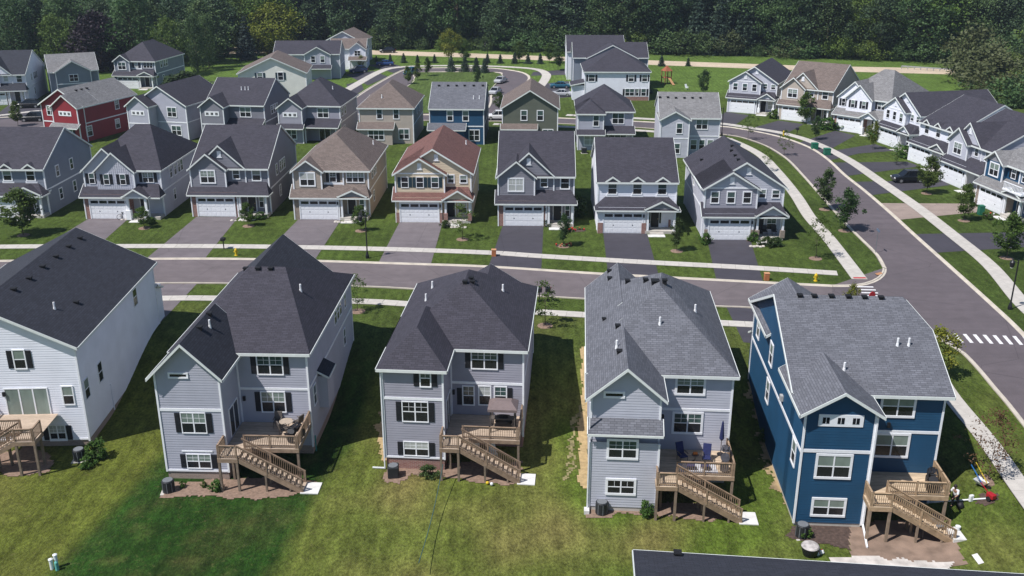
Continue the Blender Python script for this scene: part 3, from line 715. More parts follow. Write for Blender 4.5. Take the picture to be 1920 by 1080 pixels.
# ---------------------------------------------------------------- pixel-aided placing on a house's own planes
def _hit(s, px, py, face, plane):
    """(u, z) on one wall plane of the house where the photograph shows this pixel"""
    o = s.local((0, 0, HC)); d = ray(px, py); q = s.local(Vector((0, 0, HC))+d); d = q-o
    k = 1 if face in 'nf' else 0
    t = (plane-o[k])/d[k]; p = o+d*t
    return (p.x if k else p.y), p.z
def _winp(s, face, plane, x0, y0, x1, y1, **kw):
    (u0, zt), (u1, zb) = _hit(s, x0, y0, face, plane), _hit(s, x1, y1, face, plane)
    w_, h_ = round(abs(u1-u0)/.05)*.05, round(abs(zt-zb)/.05)*.05
    return s.win(face, plane, (u0+u1)/2, (zt+zb)/2-h_/2, max(.3, w_), max(.2, h_), **kw)
def _onroof(s, px, py):
    o = s.local((0, 0, HC)); d = s.local(Vector((0, 0, HC))+ray(px, py))-o; best = None
    for p in s.RP:
        P = [Vector(q) for q in p]; n = (P[1]-P[0]).cross(P[2]-P[0])
        dn = d.dot(n)
        if abs(dn) < 1e-9: continue
        t = (P[0]-o).dot(n)/dn; q = o+d*t
        z = near_plane_z([p], q.x, q.y)
        if z is not None and (best is None or t < best[0]): best = (t, (q.x, q.y, q.z))
    return best[1] if best else None
House.hit = _hit; House.winp = _winp; House.onroof = _onroof
_roof0 = House.roof
def _roof(s, polys, m, th=.16, name='roof'):
    s.RP = getattr(s, 'RP', [])+[list(p) for p in polys]
    return _roof0(s, polys, m, th, name)
House.roof = _roof
def vents_px(s, l): s.vents([q for q in (s.onroof(*p) for p in l) if q])
def pipes_px(s, l): s.pipes([q for q in (s.onroof(*p) for p in l) if q])

def deck(label, h, x0, x1, yw, yd, zd, lx0, lx1, ly, run, group='raised timber decks behind the front houses', mirror=None, tm=T_OLD):
    """timber deck on posts with a landing, railings and a flight of stairs to the lawn"""
    CEDAR, CEDARR, CEDARP = tm
    X = (lambda x: x) if mirror is None else (lambda x: mirror-x)
    l = h.root.location
    r = empty('deck', l, h.root.rotation_euler[2], label, 'deck', group)
    def part(name, m, *bx, parent=None):
        mb = MB()
        for b in bx: mb.box(X(b[0]), X(b[1]), *b[2:])
        return mb.build(name, m, parent or r)
    # boards run across
    key = ('bd', round(x1-x0, 2)); bw = .142
    n = int((yw-yd)/bw)
    for k in range(n): part('deck_board', CEDAR, (x0, x1, yd+k*bw, yd+k*bw+bw-.009, zd-.035, zd))
    for k in range(int((yd-ly)/bw)): part('deck_board', CEDAR, (lx0, lx1, ly+k*bw, ly+k*bw+bw-.009, zd-.035, zd))
    part('rim_joist', CEDARR, (x0, x1, yd, yd+.05, zd-.32, zd-.037)); part('rim_joist', CEDARR, (x1-.05, x1, yd+.052, yw, zd-.32, zd-.037))
    part('rim_joist', CEDARR, (lx0, lx1, ly, ly+.05, zd-.32, zd-.037)); part('rim_joist', CEDARR, (lx0, lx0+.05, ly+.052, yd-.002, zd-.32, zd-.037)); part('rim_joist', CEDARR, (lx1-.05, lx1, ly+.052, yd-.002, zd-.32, zd-.037))
    for k in range(1, 6): part('joist', CEDARP, (x0+k*(x1-x0)/6-.03, x0+k*(x1-x0)/6+.03, yd+.06, yw, zd-.30, zd-.04))
    def post(x, y, z0, z1, w=.15, name='post', m=CEDARP): return part(name, m, (x-w/2, x+w/2, y-w/2, y+w/2, z0, z1))
    for x, y in ((lx0+.09, ly+.09), (lx1-.09, ly+.09), (x1-.1, yd+.12), ((x0+x1)/2+.3, yd+.12), (x0+.3, yd+.12)): post(x, y, -.5, zd-.05, .16)
    bal = MB().box(-.017, .017, -.017, .017, 0, .82).mesh('baluster', CEDARR)
    def rail(a, b, za=None, zb=None, posts=True, sp=.125):
        """a railing from plan point a to b; za, zb the floor heights at its ends"""
        za = zd if za is None else za; zb = zd if zb is None else zb
        A, B = Vector((X(a[0]), a[1], za)), Vector((X(b[0]), b[1], zb)); L = (B-A).length
        MB().bar(A+Vector((0, 0, .97)), B+Vector((0, 0, .97)), .115, .04).build('hand_rail', CEDARR, r)
        MB().bar(A+Vector((0, 0, .89)), B+Vector((0, 0, .90)), .04, .075).build('top_rail', CEDARR, r)
        MB().bar(A+Vector((0, 0, .12)), B+Vector((0, 0, .12)), .04, .075).build('bottom_rail', CEDARR, r)
        k = int(L/sp)
        for i in range(1, k): link('baluster', bal, r, A.lerp(B, i/k)+Vector((0, 0, .1)))
        if posts:
            m = max(1, round(L/1.7))
            for i in range(m+1):
                p = A.lerp(B, i/m); MB().box(-.055, .055, -.055, .055, -.28, .99).build('rail_post', CEDARR, r, p)
    rail((x1-.07, yw-.06), (x1-.07, yd+.07)); rail((x1-.2, yd+.07), (lx1+.06, yd+.07))
    rail((lx0+.07, yd-.05), (lx0+.07, ly+.07)); rail((lx0+.14, ly+.07), (lx1-.07, ly+.07))
    # stairs
    y0, y1 = ly+.05, min(yd-.12, ly+1.2); nst = 14; ri = zd/nst; tr = run/(nst-1)
    for k in range(1, nst):
        z = zd-k*ri; xa = lx1+(k-1)*tr
        t = part('tread', CEDAR, (xa, xa+tr+.03, y0+.05, y1-.05, z-.04, z))
        part('riser', CEDARR, (xa-.001, xa+.02, y0+.06, y1-.06, z+.002, z+ri-.042), parent=None)
    for y in (y0+.025, y1-.025): MB().bar((X(lx1), y, zd-.17), (X(lx1+run), y, -.02), .05, .30).build('stringer', CEDARR, r)
    for y in (y0+.03, y1-.03): rail((lx1, y), (lx1+run-.05, y), zd, .12, posts=False, sp=.15)
    for y in (y0+.03, y1-.03):
        for t in (.45, 1.0): MB().box(-.055, .055, -.055, .055, -.2, 1.0).build('rail_post', CEDARR, r, (X(lx1+(run-.06)*t), y, zd*(1-t)+.1*t))
    for y in (y0+.06, y1-.06): post(lx1+run*.42, y, -.5, zd*.52, .13); post(lx1+run*.8, y, -.5, zd*.12, .11)
    # pad
    p = h.at(X(lx1+run+.45), (y0+y1)/2)
    cx = lx1+run+.45
    pad = MB().box(-.62, .62, -.72, .72, -.25, .06).build('concrete_pad', SLABW, r, (X(cx), (y0+y1)/2, ground_z(p.x, p.y)-l.z))
    return r
LAP = .19
YZ = LOW
# --- white house at the left edge
A = House('white_house', 'white sided house with black gable roof at the left edge, deck cut by the frame', (-44.3, 64.55), 2.4, YZ, LAP)
A.box(0, 12.6, 0, 18.5, 0.55, 8.2, S_WHITE); A.box(.02, 12.58, .02, 18.48, -.6, .55, BRICKT, lap=None)
A.gable(0, 12.6, 0, 18.5, 8.2, .5, R_DARK, S_WHITE, ends='nf')
A.box(8, 12.55, 18.5, 20.3, 2.3, 5.6, S_WHITE, 'flr'); A.shed(8, 12.55, 20.3, 18.5, 5.2, 6.0, R_DARK)
A.band('n', 0, 0, 12.6, .5, .14); A.corners([(12.6, 0), (12.6, 18.5)], .4, 8.15)
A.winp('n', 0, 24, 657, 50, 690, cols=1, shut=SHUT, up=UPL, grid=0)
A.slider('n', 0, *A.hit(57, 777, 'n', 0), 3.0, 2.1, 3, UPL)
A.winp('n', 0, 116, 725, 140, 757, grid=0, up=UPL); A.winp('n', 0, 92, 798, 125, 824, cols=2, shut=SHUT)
A.light('n', 0, *A.hit(9, 742, 'n', 0))
for q in ((187, 697), (162, 728)): A.winc('r', 12.6, *q, .8, 1.5, trim=.05, grid=0)
A.win('r', 12.6, 13.2, 6.2, .9, 1.5, trim=.05, grid=0)
A.part('downpipe', S_WHITE, (12.62, 12.7, 5.2, 5.28, .3, 2.6))
vents_px(A, [(151, 451), (130, 467), (106, 486), (81, 505), (56, 527), (27, 548), (144, 572)]); pipes_px(A, [(103, 583)])
A.finish()
deck('timber deck behind the white house, cut by the left edge', A, 1.95, 6.6, 0, -2.9, 2.75, 1.95, 3.4, -4.3, 4.4, mirror=12.6)
# --- grey house with the black complex roof
B = House('gray_house', 'lavender gray house with charcoal roof and gabled rear wing, second from left in front', (-24.31, 60.37), -2, YZ, LAP)
def two_part(h, sm_, wx, W, yr, D, ze, foot=.7, fm=BRICKT, lower=0):
    """rear wing at the left, recessed block at the right"""
    h.box(0, wx, 0, yr+1, foot, ze, sm_, 'nlr'); h.box(0, W, yr, D, foot, ze, sm_, 'nflr')
    h.box(.03, wx-.03, .03, yr+.5, -.6, foot, fm, 'nlr', lap=None); h.box(.03, W-.03, yr+.03, D-.03, -.6, foot, fm, 'nflr', lap=None)
    h.corners([(0, 0), (wx, 0)], foot-.1, ze); h.corners([(W, yr), (W, D), (0, D)], foot-.1, ze)
    h.corner(wx+.06, yr-.06, foot, ze, .1)
two_part(B, S_GRAY, 4.4, 9.5, 3.8, 20.1, 8.25)
Ez = 8.25
B.gable(0, 4.4, 0, 7.0, Ez, 1.0, R_DARK, S_GRAY, ends='n', oe=.4, ra=.5, rb=0)
B.roof(hip_polys(0, 9.5, 3.8, 20.1, Ez, 11.75, (3.6, 11.6), (6.35, 11.6)), R_DARK2)
B.gable(0, 8.0, 11.6, 20.1, Ez, .85, R_DARK, S_GRAY, ends='f', ridge=3.9, ra=0)
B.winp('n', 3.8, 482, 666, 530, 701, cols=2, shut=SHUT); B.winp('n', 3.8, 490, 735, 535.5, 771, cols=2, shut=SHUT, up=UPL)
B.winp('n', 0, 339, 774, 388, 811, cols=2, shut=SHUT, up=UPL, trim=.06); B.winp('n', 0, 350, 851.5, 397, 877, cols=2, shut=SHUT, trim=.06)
B.winp('n', 0, 318, 701, 350, 706, trim=.12, grid=0, hung=False, up=DARKG)
B.band('n', 0, 0, 4.4, B.hit(360, 771, 'n', 0)[1], .22); B.band('n', 3.8, 4.5, 9.5, B.hit(520, 731, 'n', 3.8)[1], .18); B.band('n', 0, 0, 4.4, .62, .16); B.band('n', 0, .62+.6, 3.4, B.hit(372, 847, 'n', 0)[1], .1)
B.band('r', 9.5, 3.8, 20.1, B.hit(520, 731, 'n', 3.8)[1], .18)
B.slider('r', 4.4, 2.1, 2.75, 1.8, 2.1, 2); B.light('n', 3.8, *B.hit(459, 750, 'n', 3.8))
for yy in (13.6, 14.6, 15.6): B.win('r', 9.5, yy, 6.4, .75, 1.3, trim=.07, grid=0)
B.win('r', 9.5, 17.5, 6.3, .7, 1.4, trim=.07, grid=0); B.win('r', 9.5, 16.5, 3.3, .7, 1.4, trim=.07, grid=0); B.win('r', 9.5, 5.3, 3.4, .7, 1.5, trim=.07, grid=0)
B.box(9.5, 10.2, 6.6, 8.6, 2.4, 5.0, S_GRAY, 'nfr'); B.roof([[(9.4, 6.4, 5.5), (10.4, 6.4, 4.95), (10.4, 8.8, 4.95), (9.4, 8.8, 5.5)]], R_DARK, .1)
vents_px(B, [(461, 509), (484, 509), (508, 509), (375, 620), (393, 594)]); pipes_px(B, [(564, 549), (394, 617)])
B.part('downpipe', mat('green_hose', (.03, .22, .2), .5, .1), (9.6, 9.68, 4.0, 4.08, .1, 1.4))
B.finish()
deck('timber deck with covered grill and patio table behind the lavender gray house', B, 4.45, 9.5, 3.8, -.1, 2.6, 4.25, 5.65, -1.6, 4.3)
# --- grey house with the hip roof
C = House('gray_house', 'mid gray house with charcoal hip roof and red brick base, middle of front row', (-9.04, 61.75), -4.4, YZ, LAP)
two_part(C, S_GRAY2, 4.25, 9.6, 3.8, 16.6, 8.05, 1.0, BRICKR)
C.roof(hip_polys(0, 9.6, 3.8, 16.6, 8.05, 11.2, (4.8, 9.0), (4.8, 11.4)), R_DARK2)
C.roof(hip_polys(0, 4.25, 0, 9.0, 8.05, 9.9, (2.12, 2.5), (2.12, 6.6)), R_DARK2)
C.gable(3.3, 8.6, 9.5, 16.9, 8.05, .62, R_DARK2, S_GRAY2, ends='f', ra=0, oe=.3)
C.winp('n', 3.8, 885, 657, 931, 691, cols=2, shut=SHUT); C.winp('n', 0, 788, 693, 807, 724, shut=SHUT)
C.winp('n', 0, 755, 753, 802, 790, cols=2, shut=SHUT, trim=.07); C.winp('n', 0, 758, 828, 803, 854, cols=2, shut=SHUT, trim=.07)
C.winp('n', 3.8, 869, 724, 888, 758); C.winp('n', 3.8, 899, 724, 919, 758); C.winp('n', 3.8, 928, 725, 949, 758)
for px_ in (862, 956):
    u, z = C.hit(px_, 758, 'n', 3.8); C.part('shutter', SHUT, (u-.18, u+.18, 3.8-.06, 3.79, z, z+1.35))
C.band('n', 0, 0, 4.25, C.hit(780, 750, 'n', 0)[1], .2); C.band('n', 3.8, 4.35, 9.6, C.hit(920, 721, 'n', 3.8)[1], .2); C.band('n', 0, 0, 4.25, .93, .14); C.band('r', 9.6, 3.8, 16.6, C.hit(920, 721, 'n', 3.8)[1], .2)
C.slider('r', 4.25, 2.2, 2.75, 1.8, 2.1, 2); C.light('n', 3.8, *C.hit(851, 738, 'n', 3.8))
pipes_px(C, [(943, 549), (799, 567), (811, 543)]); vents_px(C, [(872, 534), (884, 527), (886, 534)])
C.part('downpipe', WHITE, (-.14, -.06, -.14, -.06, .1, 7.9), (-1.0, -.06, -.14, -.06, .05, .13))
C.finish()
deck('timber deck with canopied grill shelter behind the hip roofed house', C, 4.3, 9.6, 3.8, .1, 2.6, 4.1, 5.5, -1.4, 4.2)
# --- grey house with the light grey roof
D = House('gray_house', 'pale lavender house with gray roof and pent roof on its rear wing', (5.15, 56.9), -3.8, YZ, LAP)
two_part(D, S_LIGHT, 4.45, 9.55, 3.5, 19.3, 8.4, .35, CONC)
D.roof(hip_polys(0, 9.55, 3.5, 19.3, 8.4, 12.35, (4.8, 9.6), (5.2, 12.2)), R_GRAY)
D.gable(0, 4.45, 0, 8, 8.4, .86, R_GRAY, S_LIGHT, ends='n', rb=0, oe=.4, ra=.5); D.gable(0, 4.6, 11, 19.8, 8.4, .86, R_GRAY, S_LIGHT, ends='f', ra=0)
D.box(0, 4.45, -.55, 0, .35, 5.2, S_LIGHT, 'nlr'); D.box(.03, 4.42, -.52, 0, -.6, .35, CONC, 'nlr', lap=None)
D.corners([(0, -.55), (4.45, -.55)], .3, 5.15)
zs0, zs1 = D.hit(1170, 817, 'n', -.95)[1]-.05, D.hit(1170, 786, 'n', 0)[1]; print('shed', zs0, zs1)
D.roof([[(-.2, -.95, zs0), (4.65, -.95, zs0), (4.65, .02, zs1), (-.2, .02, zs1)]], R_GRAY, .1)
D.winp('n', 3.5, 1271, 706, 1318, 738, cols=2, trim=.16); D.winp('n', 3.5, 1265, 775, 1312.5, 810, cols=2, trim=.16)
D.winp('n', -.55, 1142.5, 826, 1192, 858, cols=2, trim=.16); D.winp('n', -.55, 1140, 899.5, 1187.5, 925, cols=2, trim=.16)
D.winp('n', 0, 1136, 738, 1167.5, 742.5, trim=.14, grid=0, hung=False, up=DARKG)
D.band('n', 3.5, 4.55, 9.55, D.hit(1300, 770, 'n', 3.5)[1], .18); D.slider('r', 4.45, 2.0, 2.75, 1.8, 2.1, 2); D.light('n', 3.5, *D.hit(1242, 785, 'n', 3.5))
D.part('downpipe', WHITE, (-.14, -.06, -.7, -.62, .1, 8.1)); D.part('downspout_block', SLABW, (-.3, .05, -1.1, -.6, -.05, .28))
vents_px(D, [(1142, 513), (1143, 527), (1176, 532), (1210, 530), (1246, 532), (1158, 617), (1161, 665)]); D.vents([D.onroof(1228, 533) or (4.8, 9.3, 12.2)], .5)
D.vents([q for q in [D.onroof(1132, 604)] if q], .2); pipes_px(D, [(1303, 588), (1237, 612), (1156, 656)])
D.finish()
deck('timber deck with blue lounge chairs and folded umbrella behind the pale lavender house', D, 4.5, 9.55, 3.5, 0, 2.6, 4.3, 5.7, -1.5, 4.3, tm=T_MID)
# --- blue house
E = House('blue_house', 'navy blue house with gray roof and white trim at the corner', (18.34, 54.58), -3.6, YZ, LAP)
two_part(E, S_NAVY, 4.3, 9.45, 2.8, 18.6, 8.4, .3, CONC)
rz = 11.95; ym = (2.8+18.6)/2; zo = 8.4-.16
cl = 1.3; xr = 9.9; f = .30
jl, jh = (xr, ym-.35*8.25, rz-.35*(rz-zo)), (xr, ym+.35*8.25, rz-.35*(rz-zo))
E.roof([[(-.35, 2.4, zo), (xr, 2.4, zo), jl, (xr-cl, ym, rz), (-.35, ym, rz)], [(xr, 19.0, zo), (-.35, 19.0, zo), (-.35, ym, rz), (xr-cl, ym, rz), jh], [jl, jh, (xr-cl, ym, rz)]], R_GRAY)
E.tri('l', 0, 2.8, 18.6, 8.4, rz-8.45, S_NAVY); E.wall('r', 9.45, [(2.8, 8.4), (18.6, 8.4), (13.4, 10.7), (8.0, 10.7)], S_NAVY)
E.gable(0, 4.3, 0, 6.5, 8.4, .62, R_GRAY, S_NAVY, ends='n', rb=0, oe=.45, ra=.45); E.gable(0, 5.2, 12, 19.4, 8.4, .62, R_GRAY, S_NAVY, ends='f', ra=0)
E.smallwins('n', 0, *E.hit(1576, 794, 'n', 0), 3, .42, .5)
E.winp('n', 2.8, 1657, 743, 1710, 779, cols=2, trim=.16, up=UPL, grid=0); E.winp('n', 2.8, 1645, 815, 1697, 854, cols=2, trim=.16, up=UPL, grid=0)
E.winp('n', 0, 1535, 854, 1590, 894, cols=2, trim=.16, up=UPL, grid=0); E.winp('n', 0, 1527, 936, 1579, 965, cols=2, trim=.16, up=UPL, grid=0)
zb = E.hit(1570, 849, 'n', 0)[1]; E.band('n', 0, 0, 4.3, zb, .22); E.band('n', 2.8, 4.4, 9.45, E.hit(1690, 812, 'n', 2.8)[1], .2); E.band('l', 0, 0, 18.6, 5.3, .22)
for q in ((1489, 847), (1423, 614), (1447, 664), (1440, 733)): E.winc('l', 0, *q, .85, 1.55, trim=.14, grid=0, up=UPL)
E.light('n', 2.8, *E.hit(1665, 800, 'n', 2.8)); E.slider('r', 4.3, 1.6, 2.75, 1.8, 2.1, 2)
E.part('downpipe', WHITE, (4.34, 4.44, -.16, -.06, .3, 8.1)); MB().bar((4.39, -.12, .3), (4.1, -2.3, .1), .11, .11).build('downpipe', WHITE, E.root)
E.part('meter_box', mat('meter_gray', (.4, .4, .4), .5, .1), (-.22, -.02, 6.1, 6.5, 5.9, 6.3))
vents_px(E, [(1499, 560), (1526, 561), (1558, 561), (1590, 562), (1620, 563), (1651, 564)]); pipes_px(E, [(1582, 698), (1682, 652), (1703, 652)])
E.box(.2, 3.5, 18.6, 20.2, 2.3, 5.2, S_NAVY, 'nfl'); E.shed(.2, 3.5, 20.2, 18.6, 5.1, 5.9, R_GRAY)
E.finish()
deck('new timber deck with black covered grill behind the navy blue house', E, 4.35, 9.5, 2.8, -.1, 2.6, 4.15, 5.55, -1.6, 4.2, tm=T_NEW)
# ---------------------------------------------------------------- houses that show us their street side
def shell(h, W, D, yu, gx, sid, low, gcol, foot=True, pent=True, rm=None, porchz=.35, ze=6.0):
    h.box(0, W, yu, D, 0, ze, sid); h.box(0, gx, 0, yu+.1, 0, 3.2, low, 'nlr', lap=None if 'brick' in low.name or 'stone' in low.name else 0)
    h.part('porch_floor', CONC, (gx+.02, W, -.15, yu-.01, 0, porchz)); h.part('porch_step', CONC, (gx+.6, gx+2.2, -.55, -.152, 0, porchz*.5)); h.part('front_path', SLABW, (gx+.3, gx+2.3, -1.5, -.56, -.1, .045))
    h.garage(0, gcol[0], gcol[1]); h.light('n', 0, gx-.2, 2.0)
    h.corners([(0, yu), (W, yu), (W, D), (0, D)], 0, ze-.05, .16); h.part('step_trim', WHITE, (-.04, .1, -.04, .1, 0, 3.1)); h.part('step_trim', WHITE, (gx-.14, gx+.03, -.05, .12, 0, 3.1))
    if pent: h.shed(0, W, 0, yu, 3.05, 3.05+.55*yu+.2, rm, .38, 0, .7)
def model_a(name, label, loc, yaw, rm, sid, dark, low=BRICKR, W=9.3, D=16, base=True, lap=.2):
    """side gable, gabled bay at the left and a larger gable behind it"""
    h = House(name, label, loc, yaw, 0, lap); yu = 1.5; gx = 5.9
    shell(h, W, D, yu, gx, sid, low, (.8, 5.4), rm=rm)
    pm = .53; h.gable(0, W, yu, D, 6.0, pm, rm, sid, 'x', oe=.4, ra=.15, rb=.15)
    h.box(0, 4.4, .8, yu, 3.3, 6.0, sid, 'nlr'); h.gable(0, 4.4, .8, 6, 6.0, .82, rm, sid, ends='n', rb=0, oe=.3, ra=.35)
    h.gable(.7, 6.7, 1.35, 7.2, 6.0, .92, rm, sid, ends='n', rb=0, oe=.3, ra=.3, vent=True); h.gable_vent('n', 1.35, 3.7, 7.35)
    h.corners([(0, .8), (4.4, .8)], 3.5, 5.9, .16); h.corner(6.75, 1.45, 3.8, 5.9, .14)
    h.win('n', .8, 2.15, 4.25, 1.7, 1.45, cols=2, trim=.16); h.win('n', yu, 5.55, 4.6, .75, 1.05, trim=.12, grid=0); h.win('n', yu, 8.1, 4.4, .95, 1.35, trim=.14, grid=0)
    h.column(gx+.25, .05, .35, 3.0); h.column(W-.2, .05, .35, 3.0); h.door('n', yu, gx+1.35, .35, side=0); h.win('n', yu, gx+2.55, .9, .5, 1.5, trim=.07, grid=0)
    for k, y in enumerate((5.5, 7.4, 8.4, 9.4)): h.win('r', W, y, 4.2, .7, 1.3, trim=.12)
    h.win('r', W, 6.5, 1.2, .7, 1.3, trim=.12); h.win('l', 0, 8, 4.2, .8, 1.3, trim=.12); h.band('r', W, yu, D, 3.1, .18); h.band('l', 0, yu, D, 3.1, .18)
    h.finish(); return h
def model_b(name, label, loc, yaw, rm, sid, low, side=None, W=9.2, D=16, shut=None, stone=None, lap=.2, ridge_off=.3, near=None):
    """ridge running back, big front gable with a smaller gabled bay in front of it"""
    h = House(name, label, loc, yaw, 0, lap); yu = 1.5; gx = 5.7; side = side or sid
    shell(h, W, D, yu, gx, sid, low, (.6, 5.25), rm=rm)
    h.gable(0, W, yu, D, 6.0, .62, rm, sid, oe=.4, ra=.4)
    h.box(0, 6.0, .75, yu, 3.4, 6.0, near or sid, 'nlr'); h.gable(0, 6.0, .75, 7, 6.0, .62, rm, sid, ends='n', rb=0, oe=.35, ra=.35)
    h.gable_vent('n', .75, 3.0, 6.55); h.gable_vent('n', yu, 5.0, 7.5); h.band('n', .75, 0, 6, 5.95, .16); h.corners([(0, .75), (6.0, .75)], 3.5, 5.9, .16)
    for u in (1.15, 3.0, 4.85): h.win('n', .75, u, 4.3, .8, 1.25, trim=.13 if not shut else .07, shut=shut, grid=0)
    h.win('n', yu, 6.75, 4.75, .7, .9, trim=.12, grid=0); h.win('n', yu, 8.3, 4.75, .75, .85, trim=.12, grid=0)
    h.gable(gx+.3, W+.15, -.2, 2.6, 3.05, .62, rm, sid, ends='n', rb=0, oe=.25, ra=.3)
    h.column(gx+.45, .05, .35, 3.0, .24, .5, stone or WHITE, .9); h.column(W-.1, .05, .35, 3.0, .24, .5, stone or WHITE, .9); h.band('n', -.12, gx+.3, W+.15, 2.85, .25)
    h.door('n', yu, gx+1.0, .35); h.win('n', yu, gx+2.4, .9, 1.0, 1.4, trim=.08)
    if stone: h.part('pier', stone, (.05, .55, -.06, .1, 0, 1.3)); h.part('pier', stone, (gx-.35, gx+.02, -.07, .1, 0, 1.3))
    h.win('r', W, 4.5, 4.3, .75, 1.3, trim=.1); h.win('l', 0, 9, 4.3, .75, 1.3, trim=.1); h.win('r', W, 9, 4.3, .75, 1.3, trim=.1); h.band('r', W, yu, D, 3.1, .18); h.band('l', 0, yu, D, 3.1, .18)
    h.finish(); return h
def model_c(name, label, loc, yaw, rm, sid, low, W=9.3, D=15, stone=None, ndorm=3, lap=.2, pitch=.55, side=None):
    """side gable with small gablets over the upper windows, hipped porch roof"""
    h = House(name, label, loc, yaw, 0, lap); yu = 1.5; gx = 5.6
    shell(h, W, D, yu, gx, sid, low, (.7, 5.25), rm=rm, pent=False)
    h.shed(0, W, 0, yu, 3.05, 4.0, rm, .4, 1.3, 1.3)
    h.gable(0, W, yu, D, 6.0, pitch, rm, side or sid, 'x', oe=.4, ra=.2, rb=.2)
    us = [(k+.5)*W/ndorm+(.15 if k == 0 else -.15 if k == ndorm-1 else 0) for k in range(ndorm)]
    for u in us:
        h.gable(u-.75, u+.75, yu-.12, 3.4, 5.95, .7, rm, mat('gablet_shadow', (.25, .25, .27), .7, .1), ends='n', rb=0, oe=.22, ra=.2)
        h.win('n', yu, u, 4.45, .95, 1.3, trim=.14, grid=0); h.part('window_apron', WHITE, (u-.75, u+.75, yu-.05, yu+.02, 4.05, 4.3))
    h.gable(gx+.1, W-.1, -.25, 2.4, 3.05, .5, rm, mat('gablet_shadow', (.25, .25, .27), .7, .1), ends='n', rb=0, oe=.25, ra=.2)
    h.column(gx+.3, .05, .35, 3.0, .26); h.column(W-.25, .05, .35, 3.0, .26); h.band('n', -.12, gx, W, 2.8, .25); h.door('n', yu, gx+1.3, .35, side=.28)
    if stone: h.part('pier', stone, (-.02, .6, -.12, .1, 0, 1.3)); h.part('pier', stone, (gx-.4, gx+.12, -.12, .1, 0, 1.3)); h.part('pier', stone, (W-.75, W-.5, 1.3, yu-.01, .35, 1.3))
    for y in (5, 9): h.win('r', W, y, 4.2, .75, 1.3, trim=.12, grid=0); h.win('r', W, y, 1.2, .75, 1.3, trim=.12, grid=0)
    h.band('r', W, yu, D, 3.1, .18)
    h.finish(); return h
def model_d(name, label, loc, yaw, rm, sid, low, W=9.2, D=16, lap=.2, side=None, pitch=.72, balcony=True, shut=None):
    """hip roof, small front gable over the left bay"""
    h = House(name, label, loc, yaw, 0, lap); yu = 1.5; gx = 5.7
    shell(h, W, D, yu, gx, sid, low, (.85, 5.4), rm=rm)
    h.hip(0, W, yu, D, 6.0, pitch, rm)
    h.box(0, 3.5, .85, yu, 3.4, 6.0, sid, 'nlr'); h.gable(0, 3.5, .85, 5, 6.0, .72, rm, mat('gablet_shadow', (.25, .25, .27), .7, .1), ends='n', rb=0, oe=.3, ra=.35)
    h.corners([(0, .85), (3.5, .85), (6.1, 1.45)], 3.5, 5.9, .16)
    h.win('n', .85, 1.75, 4.2, 1.7, 1.5, cols=2, trim=.16, grid=0); h.win('n', yu, 4.8, 4.5, .75, 1.25, trim=.08, shut=shut or SHUT)
    if balcony: h.part('window_apron', WHITE, (3.6, 6.0, yu-.06, yu+.02, 3.9, 4.4))
    h.win('n', yu, 7.6, 4.5, 2.1, 1.2, cols=3, trim=.1)
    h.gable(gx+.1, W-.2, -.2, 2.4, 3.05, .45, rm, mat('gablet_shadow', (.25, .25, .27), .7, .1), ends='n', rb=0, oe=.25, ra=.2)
    h.column(gx+.3, .05, .35, 3.0, .24); h.column(W-.3, .05, .35, 3.0, .24); h.door('n', yu, gx+1.3, .35); h.win('n', yu, gx+2.6, .9, .6, 1.4, trim=.07, grid=0)
    for y in (4.5, 6.2, 7.2): h.win('r', W, y, 4.3, .75, 1.35, trim=.12)
    h.win('r', W, 5, 1.2, .7, 1.3, trim=.1); h.band('r', W, yu, D, 3.1, .18); h.win('l', 0, 7, 4.2, .8, 1.3, trim=.1)
    h.finish(); return h
def model_e(name, label, loc, yaw, rm, sid, low, W=9.4, D=16):
    """hip roof behind two overlapping front gables, shuttered windows, gabled porch on white piers"""
    h = House(name, label, loc, yaw, 0, .2); yu = 1.5; gx = 5.6
    shell(h, W, D, yu, gx, sid, low, (.75, 5.2), rm=rm)
    h.roof(hip_polys(0, W, yu, D, 6.0, 10.3, (4.2, 8.0), (5.6, 9.4)) if False else hip_polys(0, W, yu, D, 6.0, 10.2, (4.3, 8.4), (6.2, 8.4)), rm)
    h.box(0, 6.4, 1.1, yu, 3.4, 6.0, sid, 'nlr'); h.gable(0, 5.6, 1.15, 7, 6.0, .95, rm, sid, ends='n', rb=0, oe=.35, ra=.3)
    h.box(1.7, 6.4, .7, 1.2, 3.4, 6.0, sid, 'nlr'); h.gable(1.7, 6.4, .7, 6.5, 6.0, .95, rm, sid, ends='n', rb=0, oe=.3, ra=.35)
    for k in range(18): h.part('batten', sid, (1.75+k*.265, 1.79+k*.265, .665, .7, 3.5, 6.0+.9*max(0, 2.2-abs(1.77+k*.265-4.05))))
    h.corners([(0, 1.1), (6.4, .7)], 3.5, 5.9, .16)
    for u, y in ((.95, 1.1), (2.95, .7), (5.0, .7)): h.win('n', y, u, 4.3, .62, 1.25, trim=.06, shut=SHUT, grid=0)
    h.win('n', yu, 7.85, 4.4, 1.3, 1.2, cols=2, trim=.06, shut=SHUT)
    h.gable(gx-.3, gx+2.6, -.6, 2.4, 3.05, .62, rm, sid, ends='n', rb=0, oe=.25, ra=.3); h.column(gx+.05, -.35, .1, 3.0, .3, .62, WHITE, 1.2); h.column(gx+2.3, -.35, .1, 3.0, .3, .62, WHITE, 1.2)
    h.band('n', -.55, gx-.3, gx+2.6, 2.85, .25); h.door('n', yu, gx+1.4, .35)
    for y in (5, 6.6, 8.0, 9.0): h.win('r', W, y, 4.2, .75, 1.35, trim=.12)
    h.win('r', W, 5.5, 1.2, .7, 1.3, trim=.1); h.band('r', W, yu, D, 3.1, .18); h.finish(); return h
YW = -1.5
